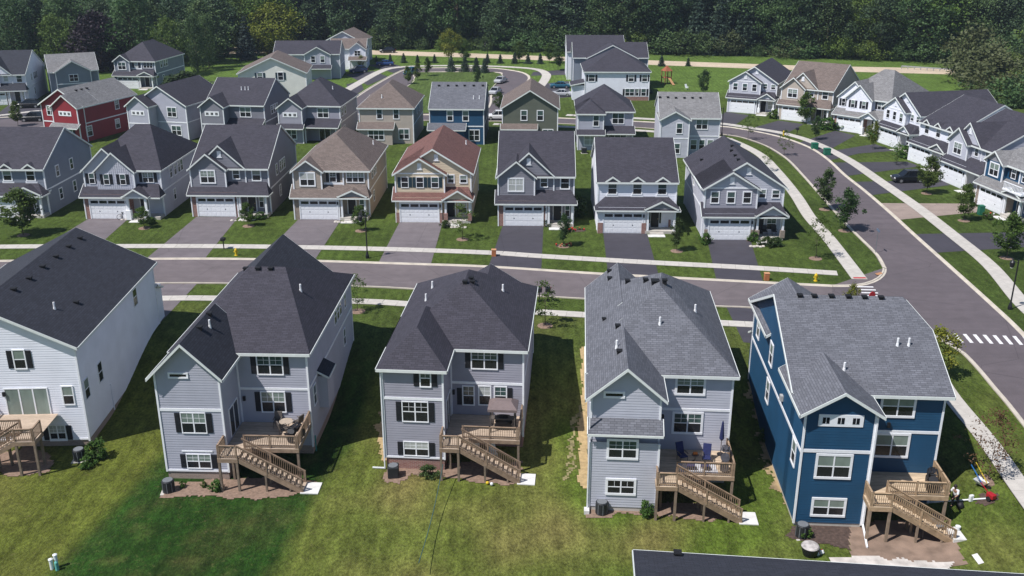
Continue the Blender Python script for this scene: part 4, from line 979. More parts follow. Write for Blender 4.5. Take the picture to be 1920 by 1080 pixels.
R1 = model_c('gray_house', 'gray blue house at the left edge of middle row behind a leafy round tree', (-67.9, 118.6), YW, R_DARK2, S_STEEL, S_STEEL, ndorm=3)
R2 = model_e('gray_house', 'light gray house with black shutters and white gabled porch piers, middle row left', (-53.2, 117.9), YW, R_DARK2, S_LIGHT, BRICKR)
R3 = model_a('gray_house', 'slate gray house with black roof and big gridded side windows, third in middle row', (-40.2, 118.9), YW, R_DARK2, S_SLATE, S_DARK, W=9.6)
R4 = model_d('tan_house', 'tan house with brown hip roof and stone garage piers in middle row', (-27.1, 117.6), YW, R_TAN, S_TAN, STONE, side=S_CREAM)
R5 = model_b('cream_house', 'cream house with red brown roof and dark teal shutters', (-14.3, 116.3), YW, R_RED, S_CREAM, S_CREAM, shut=SHUTG, stone=BRICKR)
R6 = model_a('gray_house', 'slate gray house with black roof directly right of the cream house', (-1.7, 114.8), YW, R_DARK2, S_SLATE, S_DARK, W=9.2)
R7 = model_c('white_house', 'white house with three small roof gablets and black roof in middle row', (10.2, 111.9), YW, R_DARK2, S_WHITE, S_WHITE, stone=BRICKR)
R8 = model_b('gray_house', 'pale gray house with double front gable on the street corner lot', (22.3, 109.2), YW, R_DARK2, S_LIGHT, S_LIGHT, stone=STONE, near=S_GRAY2)
vents_px(R8, [(1372, 277), (1371, 286), (1378, 295), (1384, 303), (1315, 303)]); pipes_px(R4, [(700, 273)]); pipes_px(R5, [(874, 273)])
for hh, py in ((R3, 240), (R6, 252), (R7, 284)): pass
Q1 = model_b('gray_house', 'light gray gabled house with charcoal side wall, farthest of the right hand row', (42.3, 193.0), -26, R_DARK2, S_LIGHT, S_LIGHT, W=9)
Q2 = model_a('tan_house', 'tan house with brown roof and twin garage doors in right hand row', (50.3, 185.2), -36, R_TAN, S_BEIGE, S_DARK, low=S_BEIGE, W=9.6)
Q3 = model_e('blue_house', 'white and navy house with gray roof in right hand row', (57.6, 175.0), -46, R_LGRAY, S_WHITE, BRICKR)
Q4 = model_b('white_house', 'white house with double front gable and dark roof in right hand row', (61.9, 164.6), -77, R_DARK2, S_WHITE, S_WHITE, W=9)
Q5 = model_c('white_house', 'white house with three gablets between two dark roofed neighbours, right hand row', (62.0, 151.0), -79, R_DARK2, S_WHITE, S_WHITE)
Q6 = model_a('white_house', 'white gabled house behind the black parked car, right hand row', (61.7, 138.3), -81, R_DARK2, S_LIGHT, S_STEEL, low=S_WHITE)
Q7 = model_d('blue_house', 'blue house with white porch balcony at the right edge', (61.0, 125.2), -81, R_LGRAY, S_NAVY, BRICKT, balcony=False)
q = Q7.root
for k in range(14): MB().box(-.03, .03, -.03, .03, 0, .8).build('baluster', WHITE, q, (5.8+k*.26, -.35, 3.6))
MB().box(5.7, 9.4, -.42, -.28, 4.38, 4.46).build('top_rail', WHITE, q); MB().box(5.7, 9.4, -.5, .9, 3.4, 3.6).build('balcony_floor', WHITE, q)
for k in range(5): MB().box(-.03, .03, -.03, .03, 0, .8).build('baluster', WHITE, q, (9.35, -.35+k*.28, 3.6))
MB().box(9.28, 9.42, -.42, 1.0, 4.38, 4.46).build('top_rail', WHITE, q)
c_ = G(52, 196, 0); model_a('white_house', 'white gabled house with two dark cars on its drive, far left edge', (c_.x-9.3*math.cos(rad(10)), c_.y-9.3*math.sin(rad(10))), 10, R_DARK, S_WHITE, S_WHITE, low=BRICKT, lap=None)
c_ = G(217, 166, 0); model_d('blue_house', 'gray blue hip roofed house beside the purple leaved tree', (c_.x, c_.y), -7, R_DARK2, S_STEEL, S_STEEL, lap=None, pitch=.75)
# ---------------------------------------------------------------- houses that show us their back
def back_house(name, label, loc, yaw, rm, sid, W=9.2, D=14, wing=(0, 4.0), wg='gable', main='x', pitch=.55, yr=1.8, porch=None, small=False, lap=.2, wlist=(), wp=.75, wr=None, ze=6.0, corners=True):
    h = House(name, label, loc, yaw, 0, lap); x0, x1 = wing if wing else (0, 0)
    h.box(0, W, yr, D, 0, ze, sid); h.corners([(W, yr), (W, D), (0, yr)], 0, ze-.05, .15)
    if main == 'x': h.gable(0, W, yr, D, ze, pitch, rm, sid, 'x', oe=.35, ra=.15, rb=.15)
    elif main == 'y': h.gable(0, W, yr, D, ze, pitch, rm, sid, 'y', oe=.35, ra=.4)
    else: h.hip(0, W, yr, D, ze, pitch, rm)
    if wing:
        h.box(x0, x1, 0, yr, 0, ze, sid, 'nlr'); h.corners([(x0, 0), (x1, 0)], 0, ze-.05, .15)
        if wg == 'gable': h.gable(x0, x1, 0, yr+4, ze, wp, rm, sid, ends='n', rb=0, oe=.3, ra=.35)
        elif wg == 'hip': h.roof(hip_polys(x0, x1, 0, yr+5, ze, ze-.18+wp*((x1-x0)/2+.35), ((x0+x1)/2, (x1-x0)/2), ((x0+x1)/2, yr+3)), rm)
        elif wg == 'pent': pass
    h.band('r', W, yr, D, 3.0, .18)
    for a in wlist:
        if a[0] == 's': h.smallwins('n', a[1], a[2], a[3], 3, .4, .4)
        elif a[0] == 'b': h.band('n', a[1], a[2], a[3], a[4], .18)
        elif a[0] == 'r': h.win('r', W, *a[1:], trim=.12)
        elif a[0] == 'l': h.win('l', 0, *a[1:], trim=.12)
        elif a[0] == 'shed': h.shed(a[1], a[2], a[3], a[4], a[5], a[6], rm, .3)
        elif a[0] == 'box': h.box(*a[1:7], sid, 'nlr')
        elif a[0] == 'col': h.column(a[1], a[2], 0, a[3], .16)
        elif a[0] == 'door': h.slider('n', a[1], a[2], .1, 1.8, 2.1, 2)
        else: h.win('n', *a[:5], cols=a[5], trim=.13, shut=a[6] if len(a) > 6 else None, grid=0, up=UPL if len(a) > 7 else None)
    h.finish(); return h
std = [('s', 0, 2.0, 4.6), ('b', 0, 0, 4, 2.95), (0, 2.0, .9, 1.9, 1.5, 3), (1.8, 6.9, 4.2, 1.7, 1.4, 2), ('b', 1.8, 4.1, 9.2, 2.95), (1.8, 7.2, .9, 1.8, 1.4, 2), ('r', 5, 4.2, .8, 1.3), ('r', 4, 1.0, .8, 1.3)]
T1 = back_house('red_house', 'dark red sided house with gray roof and three tiny gable windows', (-80.6, 165.6), -17, R_LGRAY, S_RED, W=8.6, D=15, wing=(3.6, 8.6), main='y', pitch=.6, yr=1.6,
    wlist=[('s', 0, 6.1, 4.7), ('b', 1.6, 0, 3.6, 3.0), ('shed', 3.6, 8.6, -.7, 0, 2.75, 3.2), (0, 6.2, .7, 1.7, 1.6, 2, SHUT), (1.6, 1.8, 4.2, 1.3, 1.5, 2), (1.6, 2.0, .8, 1.0, 1.6, 1), ('r', 10, 4.2, .9, 1.5), ('r', 9.5, .9, 1.0, 1.5), ('r', 2.2, .9, 1.3, 1.6)])
T2 = back_house('gray_house', 'gray house with gabled rear wing right beside the red house', (-64.9, 165.4), -14, R_DARK2, S_GRAY, W=9.6, D=15, main='y', pitch=.62, yr=2.4,
    wlist=[('s', 0, 2.0, 4.6), ('b', 0, 0, 4, 2.95), (0, 2.0, .9, 2.0, 1.5, 3), (2.4, 6.9, 4.0, 1.6, 1.5, 2), ('b', 2.4, 4.1, 9.6, 2.95), (2.4, 7.4, .9, 1.7, 1.5, 2)])
T3 = back_house('gray_house', 'charcoal gray house with three small pipes on its dark roof, back row', (-52.3, 164.5), -7, R_DARK2, S_SLATE, W=10.2, D=15, main='x', pitch=.55, yr=2.4, wlist=[('s', 0, 2.0, 4.6), ('b', 0, 0, 4, 2.95), (0, 2.0, .9, 1.9, 1.5, 3), (2.4, 6.9, 4.0, 1.8, 1.5, 2), ('shed', 4.2, 10.0, 0.4, 2.4, 2.7, 3.6), ('r', 6, 4.0, .8, 1.3), ('r', 7.2, 4.0, .8, 1.3), ('r', 8.4, 4.0, .8, 1.3), ('col', 9.8, .5, 2.6)])
T4 = back_house('gray_house', 'violet gray house with dark hip roof and covered rear porch, back row', (-39.0, 163.4), -5, R_DARK2, S_GRAY2, W=9.8, D=14.5, main='h', pitch=.72, yr=2.6, wlist=[('s', 0, 2.0, 4.6), (0, 2.0, .8, 1.6, 1.5, 2), (2.6, 6.9, 4.0, 1.8, 1.5, 2), ('shed', 4.1, 9.7, 0.3, 2.6, 2.75, 3.7), ('col', 4.3, .4, 2.6), ('col', 9.5, .4, 2.6), ('door', 2.6, 7.0), ('shed', 0, 4, -.6, 0, 2.75, 3.2), ('r', 4, 4.1, .9, 1.2), ('r', 6, 4.1, .9, 1.2), ('r', 5, 1, .9, 1.2)])
T5 = back_house('beige_house', 'beige house with brown hip roof and brown rear pent roof, back row', (-25.5, 163.4), -2, R_TAN, S_BEIGE, W=9.0, D=13, wing=None, main='h', pitch=.72, yr=0, wlist=[(0, 3.4, 4.2, .8, 1.5, 1), (0, 6.2, 4.2, .8, 1.5, 1), ('box', 0, 5.6, -1.3, 0, 0, 2.75), ('shed', 0, 5.6, -1.3, 0, 2.75, 3.5), (-1.3, 2.9, .9, 2.5, 1.5, 3), (0, 7.4, .8, 1.6, 1.6, 2), ('r', 5, 4.2, .5, 1.0), ('r', 8, 4.2, .5, 1.0)])
T6 = back_house('blue_house', 'bright navy house with plain gray gable roof, back row', (-13.7, 162.6), -2, R_GRAY, S_NAVY, W=9.0, D=13, wing=None, main='x', pitch=.5, yr=0, wlist=[(0, 3.4, 4.0, .85, 1.55, 1), (0, 6.0, 4.0, .85, 1.55, 1), ('box', 0, 5.8, -1.3, 0, 0, 2.75), ('shed', 0, 5.8, -1.3, 0, 2.75, 3.5), (-1.3, 1.2, .9, 1.3, 1.4, 2), ('b', 0, 5.8, 9.0, 2.95), (0, 7.4, .7, 1.6, 1.7, 2)])
T7 = back_house('olive_house', 'olive green house with brown gable roof facing us, back row', (-1.6, 163.0), -2, R_TAN, S_GREEN, W=9.2, D=13, wing=None, main='y', pitch=.62, yr=0, wlist=[(0, 3.6, 4.0, .9, 1.55, 1), (0, 6.3, 4.0, .9, 1.55, 1), ('shed', 0, 5.6, -1.2, 0, 2.75, 3.3), ('box', 0, 5.6, -1.2, 0, 0, 2.75), (0, 7.6, .8, 1.6, 1.6, 2)])
T8 = back_house('gray_house', 'gray house with dark hip roof and rear porch with orange cushions, back row', (10.7, 158.0), -2, R_DARK2, S_GRAY, W=9.0, D=13, wing=(0, 4.1), wg='hip', main='h', pitch=.72, yr=2.2, wp=.72, wlist=[(0, 2.9, 4.0, .8, 1.6, 1), (2.2, 6.6, 4.0, 1.8, 1.6, 2), ('shed', 4.1, 9.0, 0.0, 2.2, 2.75, 3.5), ('shed', 0, 4.1, -.7, 0, 2.8, 3.3), (0, 2.0, .9, 1.8, 1.6, 2), ('col', 4.3, .1, 2.7), ('col', 8.9, .1, 2.7), (2.2, 6.6, 1.0, 2.8, 1.2, 3)])
T9 = back_house('gray_house', 'pale gray house with light gray roof and rear gable, right end of back row', (23.3, 152.6), -4, R_LGRAY, S_LIGHT, W=9.4, D=13, wing=(0, 4.4), main='x', pitch=.55, yr=2.2, wp=.55, wlist=[(0, 2.9, 3.9, .8, 1.5, 1), (2.2, 6.6, 4.2, 1.7, 1.4, 2), (0, 2.2, .7, 1.8, 1.5, 2), ('b', 0, 0, 4.4, 2.95), ('b', 2.2, 4.4, 9.4, 2.95), (2.2, 5.5, .9, .9, 1.5, 1), (2.2, 6.8, .9, .8, 1.5, 1), (2.2, 8.1, .9, .8, 1.5, 1)])
vents_px(T9, [(1237, 185), (1252, 185), (1267, 186), (1283, 186), (1298, 186), (1313, 186)]); vents_px(T6, [(823, 163), (840, 163), (856, 163), (871, 163), (888, 163), (905, 163)]); pipes_px(T6, [(888, 187), (899, 187)]); pipes_px(T3, [(453, 170), (460, 170), (466, 170)])
vents_px(T1, [(143, 172), (153, 170), (163, 168), (155, 148), (165, 148), (173, 148)])
pipes_px(T5, [(716, 185)]); pipes_px(T4, [(624, 169)])
c_ = G(100, 187, 0); back_house('gray_house', 'pale house with light gray roof and blue gray front gable, back left', (c_.x, c_.y), 27, R_LGRAY, S_STEEL, W=9.6, D=11, wing=(1.2, 8.0), wg='gable', main='x', pitch=.6, wp=.6, yr=1.2, lap=None, ze=5.6, wlist=[(0, 4.6, 3.6, 1.6, 1.3, 2), ('b', 0, 1.2, 8.0, 3.0), ('l', 6, 3.6, .8, 1.3)])
# ---------------------------------------------------------------- far townhouses
H1 = back_house('white_duplex', 'long white two family house with black roofs and shutters beyond the back road', (15.2, 206.5), -1, R_DARK2, S_WHITE, W=13.4, D=13, wing=None, main='h', pitch=.6, yr=0, lap=None, wlist=[(0, 1.4, 4.0, 1.2, 1.3, 1, SHUT), (0, 9.6, 4.0, 1.0, 1.3, 1, SHUT), (0, 12.4, 4.0, 1.0, 1.3, 1, SHUT), (0, 9.4, 1.0, 1.8, 1.4, 2, SHUT), (0, 12.3, 1.0, .9, 1.4, 1, SHUT), (0, 11.0, 1.0, .5, 1.4, 1)])
H1.part('brick_base', BRICKR, (0, 13.4, -.08, -.005, 0, .8)); h = H1.root
MB().box(-2.6, 0, 0.5, 5, 0, 3.0).build('porch_wall', S_WHITE, h); House.roof(H1, [[(-3, 0.1, 3.0), (.1, .1, 3.6), (.1, 5.4, 3.6), (-3, 5.4, 3.0)]], R_DARK2)
back_house('white_duplex', 'tall dark roofed gabled house rising behind the long white two family house', (13.6, 220.0), -1, R_DARK2, S_STEEL, W=16.5, D=12, wing=(3.0, 14.0), wg='gable', main='x', pitch=.5, wp=.5, yr=1.5, lap=None, ze=7.0)
back_house('white_duplex', 'farthest white house with black roof behind the two family house', (13.0, 236.0), -1, R_DARK2, S_WHITE, W=13.5, D=12, wing=None, main='x', pitch=.5, yr=0, lap=None, ze=6.6)
back_house('cream_house', 'ivory gabled house with dark green shutters beyond the back row', (-56.8, 206.0), 6, R_TAN, S_PALE, W=13.8, D=12, wing=None, main='y', pitch=.45, yr=0, lap=None, wlist=[(0, 4.4, 4.2, 1.0, 1.5, 1, SHUTG), (0, 8.6, 4.2, 1.0, 1.5, 1, SHUTG)], ze=5.6)
back_house('gray_house', 'long dark roofed gray townhouse with gabled end beyond the ivory house', (-56.5, 236.0), 3, R_DARK2, S_GRAY, W=15.5, D=11, wing=(7.4, 13.4), wg='gable', main='x', pitch=.5, wp=.55, yr=1.2, lap=None, ze=5.8, wlist=[(0, 9.4, 4.0, .9, 1.4, 1), (0, 11.6, 4.0, .9, 1.4, 1), (1.2, 3.6, 4.0, 1.0, 1.4, 1), ('shed', 7.4, 13.4, -1.2, 0, 2.7, 3.3)])
back_house('white_house', 'white townhouse with low brown roof beside the far townhouse drives', (-46.0, 252.0), 3, R_TAN, S_WHITE, W=9, D=10, wing=(5, 9), main='x', pitch=.45, yr=1.4, lap=None, ze=5.2, wlist=[(0, 7, 3.6, 1.4, 1.2, 2), ('r', 4, 3.6, .8, 1.3), ('shed', 5, 9, -1.3, 0, 2.7, 3.3)])
back_house('gray_house', 'brown roofed gabled house nearest to the far road', (-49.0, 264.0), -6, R_TAN, S_LIGHT, W=9.5, D=11, wing=None, main='y', pitch=.5, yr=0, lap=None, ze=6.0, wlist=[(0, 3, 4, .9, 1.3, 1), (0, 6.5, 4, .9, 1.3, 1), ('r', 3, 3.8, .8, 1.3), ('r', 6, 3.8, .8, 1.3)])
# roof at the lower edge of the frame
Z = House('near_house', 'black shingled roof of the nearest house along the bottom edge', (11.2, 38.2), -6.2, YZ, LAP)
p0 = G(1195, 1032, 5.9); Z.root.location = (p0.x-1.4, p0.y-12.3, YZ); Z.root.rotation_euler = (0, 0, rad(-6.0))
Z.box(.3, 22, .3, 11.4, -.2, 8.1, S_GRAY)
Z.roof([[(-.1, 12.4, 8.05), (-.1, 5.6, 10.4), (22.4, 5.6, 10.4), (22.4, 12.4, 8.05)], [(-.1, -.3, 8.05), (22.4, -.3, 8.05), (22.4, 5.6, 10.4), (-.1, 5.6, 10.4)]], R_DARK)
vents_px(Z, [(1270, 1046), (1530, 1055)]); pipes_px(Z, [(1496, 1048)])
Z.finish()
# small roof deep in the wood
back_house('far_house', 'small gray roofed house almost hidden among the trees of the wood', (28, 318), 10, R_LGRAY, S_WHITE, W=10, D=9, wing=None, main='x', pitch=.5, yr=0, lap=None, wlist=[(0, 3, 3.5, 1, 1.4, 1)], ze=14)
# ---------------------------------------------------------------- trees and shrubs
rng = np.random.default_rng(11)
def leaf_mesh(name, C, R, per, size, m, seed, droop=0.0, upb=.55):
    """leaf-sized faces gathered in clumps: C clump centres, R clump radii"""
    r = np.random.default_rng(seed); C = np.asarray(C, float); n = len(C)*per
    P = np.repeat(C, per, 0)+r.normal(0, 1, (n, 3))*np.repeat(np.asarray(R, float).reshape(-1, 1)*.55, per, 0)*np.array([1, 1, .8])
    N = r.normal(0, 1, (n, 3)); N[:, 2] = np.abs(N[:, 2])+upb; N /= np.linalg.norm(N, axis=1, keepdims=True)
    T = np.cross(N, r.normal(0, 1, (n, 3))); T /= np.linalg.norm(T, axis=1, keepdims=True)+1e-9; B = np.cross(N, T)
    s = size*r.uniform(.55, 1.25, (n, 1)); a = T*s*.5; b = B*s*.36
    V = np.empty((n, 4, 3)); V[:, 0] = P-a; V[:, 1] = P+b-a*.1-N*s*droop; V[:, 2] = P+a; V[:, 3] = P-b+a*.1-N*s*droop
    me = bpy.data.meshes.new(name); me.vertices.add(n*4); me.vertices.foreach_set('co', V.ravel())
    me.loops.add(n*4); me.loops.foreach_set('vertex_index', np.arange(n*4, dtype=np.int32))
    me.polygons.add(n); me.polygons.foreach_set('loop_start', np.arange(0, n*4, 4, dtype=np.int32)); me.polygons.foreach_set('loop_total', np.full(n, 4, dtype=np.int32))
    me.materials.append(m); me.update(calc_edges=True); return me
def broad_crown(seed, h, rx, base, nclump, per, size, m, lump=.3, cr=None):
    r = np.random.default_rng(seed); C, R = [], []
    lob = [(r.uniform(0, 6.28), r.uniform(.15, .95), r.uniform(.75, 1.15)) for _ in range(9)]
    for _ in range(nclump):
        a = r.uniform(0, 6.28); t = r.uniform(0, 1); u = math.sqrt(r.uniform(.12, 1))
        prof = math.sin(math.pi*min(1, (t*.92+.10)))**.55
        k = 1+lump*(sum(w_*math.exp(-((a-b+3.14) % 6.28-3.14)**2*2.2-(t-c)**2*14) for b, c, w_ in lob)-.55)
        q = rx*prof*u*k
        C.append((q*math.cos(a), q*math.sin(a), base+(h-base)*(t*(.9+.1*k)))); R.append((cr or rx*.26)*r.uniform(.7, 1.3))
    return leaf_mesh('crown', C, R, per, size, m, seed+1)
def conifer_crown(seed, h, rx, base, m, per=26, size=.5):
    r = np.random.default_rng(seed); C, R = [], []; z = base
    while z < h*.985:
        t = (z-base)/(h-base); rad_ = rx*(1-t)**.85*(1+.12*r.normal())+.08; nb = max(3, int(5+8*(1-t)))
        for k in range(nb):
            a = 6.28*k/nb+r.uniform(-.25, .25); L = rad_*r.uniform(.75, 1.12)
            for s in (1.0, .66, .33):
                C.append((L*s*math.cos(a), L*s*math.sin(a), z-.24*L*s+r.uniform(-.1, .1))); R.append(max(.12, .22*rad_*(1.15-.5*s)))
        z += (h-base)/(15 if h > 8 else 11)
    return leaf_mesh('crown', C, R, per, size, m, seed+1, upb=.9)
def trunk_mesh(seed, h, r0, crownbase, rx, limbs=6, m=BARK):
    r = random.Random(seed); mb = MB(); p = Vector((0, 0, -.3)); pts = [p]
    for k in range(1, 6): pts.append(Vector((r.uniform(-.03, .03)*h*.3, r.uniform(-.03, .03)*h*.3, h*.8*k/5)))
    for k in range(5): mb.tube(pts[k], pts[k+1], r0*(1-k/5.6), r0*(1-(k+1)/5.6), 7, cap=False)
    for k in range(limbs):
        t = r.uniform(crownbase/h, .68); i = min(4, int(t/.8*5)); b = pts[i].lerp(pts[i+1], t/.8*5-i); a = r.uniform(0, 6.28); L = rx*r.uniform(.45, .8)
        e = b+Vector((math.cos(a)*L, math.sin(a)*L, L*r.uniform(.5, .9))); mb.tube(b, e, r0*.42, r0*.08, 5, cap=False)
    return mb.mesh('trunk', m, True)
F_DARK = foliage('leaf_forest_dark', (.034, .068, .032), (.074, .124, .052))
F_MID = foliage('leaf_forest', (.044, .086, .030), (.090, .146, .046))
F_LIGHT = foliage('leaf_light', (.075, .125, .024), (.135, .195, .036), .3)
F_YEL = foliage('leaf_yellow_green', (.12, .15, .018), (.19, .20, .026), .35)
F_GRAY = foliage('leaf_gray_green', (.075, .095, .038), (.130, .150, .060))
F_PUR = foliage('leaf_purple', (.012, .007, .013), (.030, .015, .027), .1)
F_SPR = foliage('needle_spruce', (.034, .060, .042), (.066, .104, .066), .1)
F_BLU = foliage('needle_blue_spruce', (.035, .055, .050), (.060, .085, .075), .08)
F_STR = foliage('leaf_street', (.055, .100, .018), (.100, .155, .028), .35)
F_STRD = foliage('leaf_street_dark', (.032, .062, .018), (.062, .105, .028), .3)
F_RED = foliage('leaf_reddish', (.10, .055, .025), (.14, .09, .04), .3)
F_BUSH = foliage('leaf_bush', (.040, .085, .014), (.09, .16, .026), .25)
PROTO = {}
def proto(kind):
    if kind in PROTO: return PROTO[kind]
    k, v = kind
    s = 100+v*17+sum(map(ord, k))
    if k in ('dark', 'mid', 'light', 'yellow', 'graygreen', 'purple'):
        m = dict(dark=F_DARK, mid=F_MID, light=F_LIGHT, yellow=F_YEL, graygreen=F_GRAY, purple=F_PUR)[k]
        H_, rx = 17+2.2*(v % 3), 5.2+.6*((v*2) % 3)
        if k == 'purple': H_, rx = 13, 5.6
        if k == 'yellow': H_, rx = 12, 6.2
        P = (trunk_mesh(s, H_, .32, H_*.2, rx, 7), broad_crown(s, H_, rx, H_*.06, 150, 52, .62, m, .5), H_)
    elif k == 'wide': P = (trunk_mesh(s, 8, .22, 2, 4, 6), broad_crown(s, 9, 4.3, 1.6, 90, 46, .42, [F_MID, F_LIGHT, F_MID][v % 3], .45), 9)
    elif k == 'spruce': P = (trunk_mesh(s, 18, .25, 1, 1, 0), conifer_crown(s, 19, 3.7+.4*(v % 3), .8, F_SPR, 30, .62), 19)
    elif k == 'bluespruce': P = (trunk_mesh(s, 15, .25, 1, 1, 0), conifer_crown(s, 16, 4.2, .6, F_BLU, 24, .6), 16)
    elif k == 'smallspruce': P = (trunk_mesh(s, 3.6, .07, .4, .5, 0), conifer_crown(s, 4.0, 1.25, .25, F_SPR, 16, .24), 4.0)
    elif k == 'street': P = (trunk_mesh(s, 4.6, .05, 1.5, 1.2, 6), broad_crown(s, 5, 1.45, 1.2, 64, 60, .24, [F_STR, F_STRD, F_STR][v % 3], .5), 5)
    elif k == 'sparse': P = (trunk_mesh(s, 4.6, .04, 1.4, 1.3, 9), broad_crown(s, 5, 1.3, 1.3, 34, 26, .19, F_STR, .6), 5)
    elif k == 'reddish': P = (trunk_mesh(s, 4.6, .04, 1.0, 1.7, 9), broad_crown(s, 5, 1.8, 1.0, 40, 26, .17, F_RED, .6), 5)
    elif k == 'lime': P = (trunk_mesh(s, 4.6, .05, 1.3, 1.2, 6), broad_crown(s, 5, 1.7, 1.2, 56, 46, .24, F_YEL, .5), 5)
    elif k == 'bush': P = (trunk_mesh(s, .8, .03, .15, .4, 5), broad_crown(s, 1.0, .62, .05, 40, 40, .15, [F_BUSH, F_STRD, F_BUSH][v % 3], .4), 1.0)
    elif k == 'darkbush': P = (trunk_mesh(s, .8, .03, .15, .4, 5), broad_crown(s, 1.0, .7, .05, 40, 40, .15, F_STRD, .4), 1.0)
    elif k == 'bigbush': P = (trunk_mesh(s, 4, .1, .5, 2, 6), broad_crown(s, 5, 3.6, .1, 70, 46, .42, [F_MID, F_LIGHT, F_GRAY][v % 3], .5), 5)
    elif k == 'bare': P = (trunk_mesh(s, 16, .16, 5, 3, 12, mat('bark_pale', (.34, .30, .26), .9, .2)), None, 16)
    PROTO[kind] = P; return P
MRING = MB().lathe((0, 0, 0), [(.75, -.1), (.72, .03), (.25, .07)], 12).mesh('mulch_ring', MULCH)
def tree(name, kind, p, h, label, cat='tree', group=None, wide=1.0, ring=False):
    t, c, H_ = proto(kind); s = h/H_
    z = ground_z(p[0], p[1]) if len(p) < 3 else p[2]
    r = empty(name, (p[0], p[1], z), random.uniform(0, 6.28), label, cat, group, (s*wide, s*wide, s))
    link('trunk', t, r)
    if c: link('crown', c, r)
    if ring:
        o = link('mulch_ring', MRING, r); o.scale = (1/(s*wide), 1/(s*wide), 1/s)
    return r
# the wood beyond the far road
WD = {'dark': 'tall dark leafy tree in the dense wood beyond the far road', 'mid': 'mid green leafy tree in the dense wood beyond the far road', 'light': 'bright green leafy tree in the wood beyond the far road', 'spruce': 'dark pointed spruce in the dense wood beyond the far road', 'graygreen': 'gray green tree in the wood beyond the far road'}
NMW = {'dark': 'leafy_tree', 'mid': 'leafy_tree', 'light': 'leafy_tree', 'spruce': 'spruce_tree', 'graygreen': 'leafy_tree'}
def road_far(x): return lerp_list([-260, -160, -60, 30, 110, 220], [318, 312, 300, 289, 268, 252], x)
cnt = 0
for row in range(4):
    x = -205.0+row*3
    while x < 225:
        y = road_far(x)+5+row*8.5+random.uniform(-2, 2)
        if x < -50 and row == 0 and random.random() < .4: x += 6.5; continue
        mid = -45 < x < 75
        k = random.choices(['dark', 'mid', 'spruce', 'light', 'graygreen'], [4, 4, 7, .7, .3] if mid and x < 70 else [3, 6, 1, 2.6, .6])[0]
        vmax = 3
        if not (20 < x < 34 and 22 < y-road_far(x)+0 < 26):
            tree(NMW[k], (k, random.randrange(vmax)), (x+random.uniform(-1.5, 1.5), y), random.uniform(16.5, 23)+row*1.2, WD[k]+(', first row' if row == 0 else ', deeper rows')+(' left' if x < -50 else ' centre' if x < 50 else ' right'), 'tree', 'trees of the wood beyond the far road', random.uniform(.85, 1.2))
        cnt += 1; x += random.uniform(5.6, 8.2)
x = -40.0
while x < 190:      # undergrowth along the edge of the wood
    tree('undergrowth_bush', ('bigbush', random.choice([0, 0, 1, 0, 2])), (x, road_far(x)+random.uniform(.5, 3)), random.uniform(3.0, 6.5), 'leafy undergrowth bush at the edge of the wood by the far road', 'bush', 'undergrowth along the far road', random.uniform(.9, 1.4)); x += random.uniform(5, 8)
# trees left of the far road, behind the left houses
for k, px, py, h, wd, nm, lb in (
    ('purple', 192, 134, 14, .95, 'purple_tree', 'dark purple leaved tree behind the back left houses'),
    ('yellow', 518, 100, 13, 1.05, 'yellow_green_tree', 'yellow green rounded tree behind the long townhouse'),
    ('bluespruce', 464, 112, 12, .95, 'spruce_tree', 'blue gray spruce left of the yellow green tree'),
    ('wide', 322, 143, 13, .72, 'leafy_tree', 'bright leafy tree right of the gray blue hip roofed house'),
    ('mid', 372, 135, 13.5, .55, 'leafy_tree', 'tall slender leafy tree on the lawn left of the ivory house'),
    ('mid', 392, 128, 13, .6, 'leafy_tree', 'round leafy tree with visible trunk on the lawn by the far road'),
    ('mid', 255, 128, 20, .9, 'leafy_tree', 'tall pale leafy tree rising behind the gray blue hip roofed house'),
    ('mid', 292, 108, 21, .9, 'leafy_tree', 'tall tree above the bright leafy tree, back left'),
    ('light', 110, 128, 13, 1.0, 'leafy_tree', 'fresh green tree left of the purple tree'),
    ('mid', 45, 128, 17, 1.0, 'leafy_tree', 'leafy tree behind the far left white house'),
    ('dark', 75, 120, 18, 1.0, 'leafy_tree', 'dark tree between the two back left houses'),
    ('mid', 140, 110, 18, 1.0, 'leafy_tree', 'tall leafy tree above the pale gabled house, back left'),
    ('dark', 10, 120, 18, 1.0, 'leafy_tree', 'dark leafy tree at the upper left edge'),
    ('mid', 5, 150, 10, .9, 'leafy_tree', 'small leafy tree at the left edge above the white house')):
    tree(nm, (k, 1), G(px, py, 0), h, lb, 'tree', None, wd)
x = -190.0
for row in range(3):
    x = -195.0
    while x < -62:
        y = 268+row*12+random.uniform(-4, 4); k = random.choice(['dark', 'mid', 'mid', 'mid', 'light'])
        if x < -75 or row == 2: tree('leafy_tree', (k, random.randrange(3)), (x, y), random.uniform(14, 20), 'leafy tree of the wood behind the back left houses', 'tree', 'trees behind the back left houses', random.uniform(.9, 1.2))
        x += random.uniform(7.5, 11)
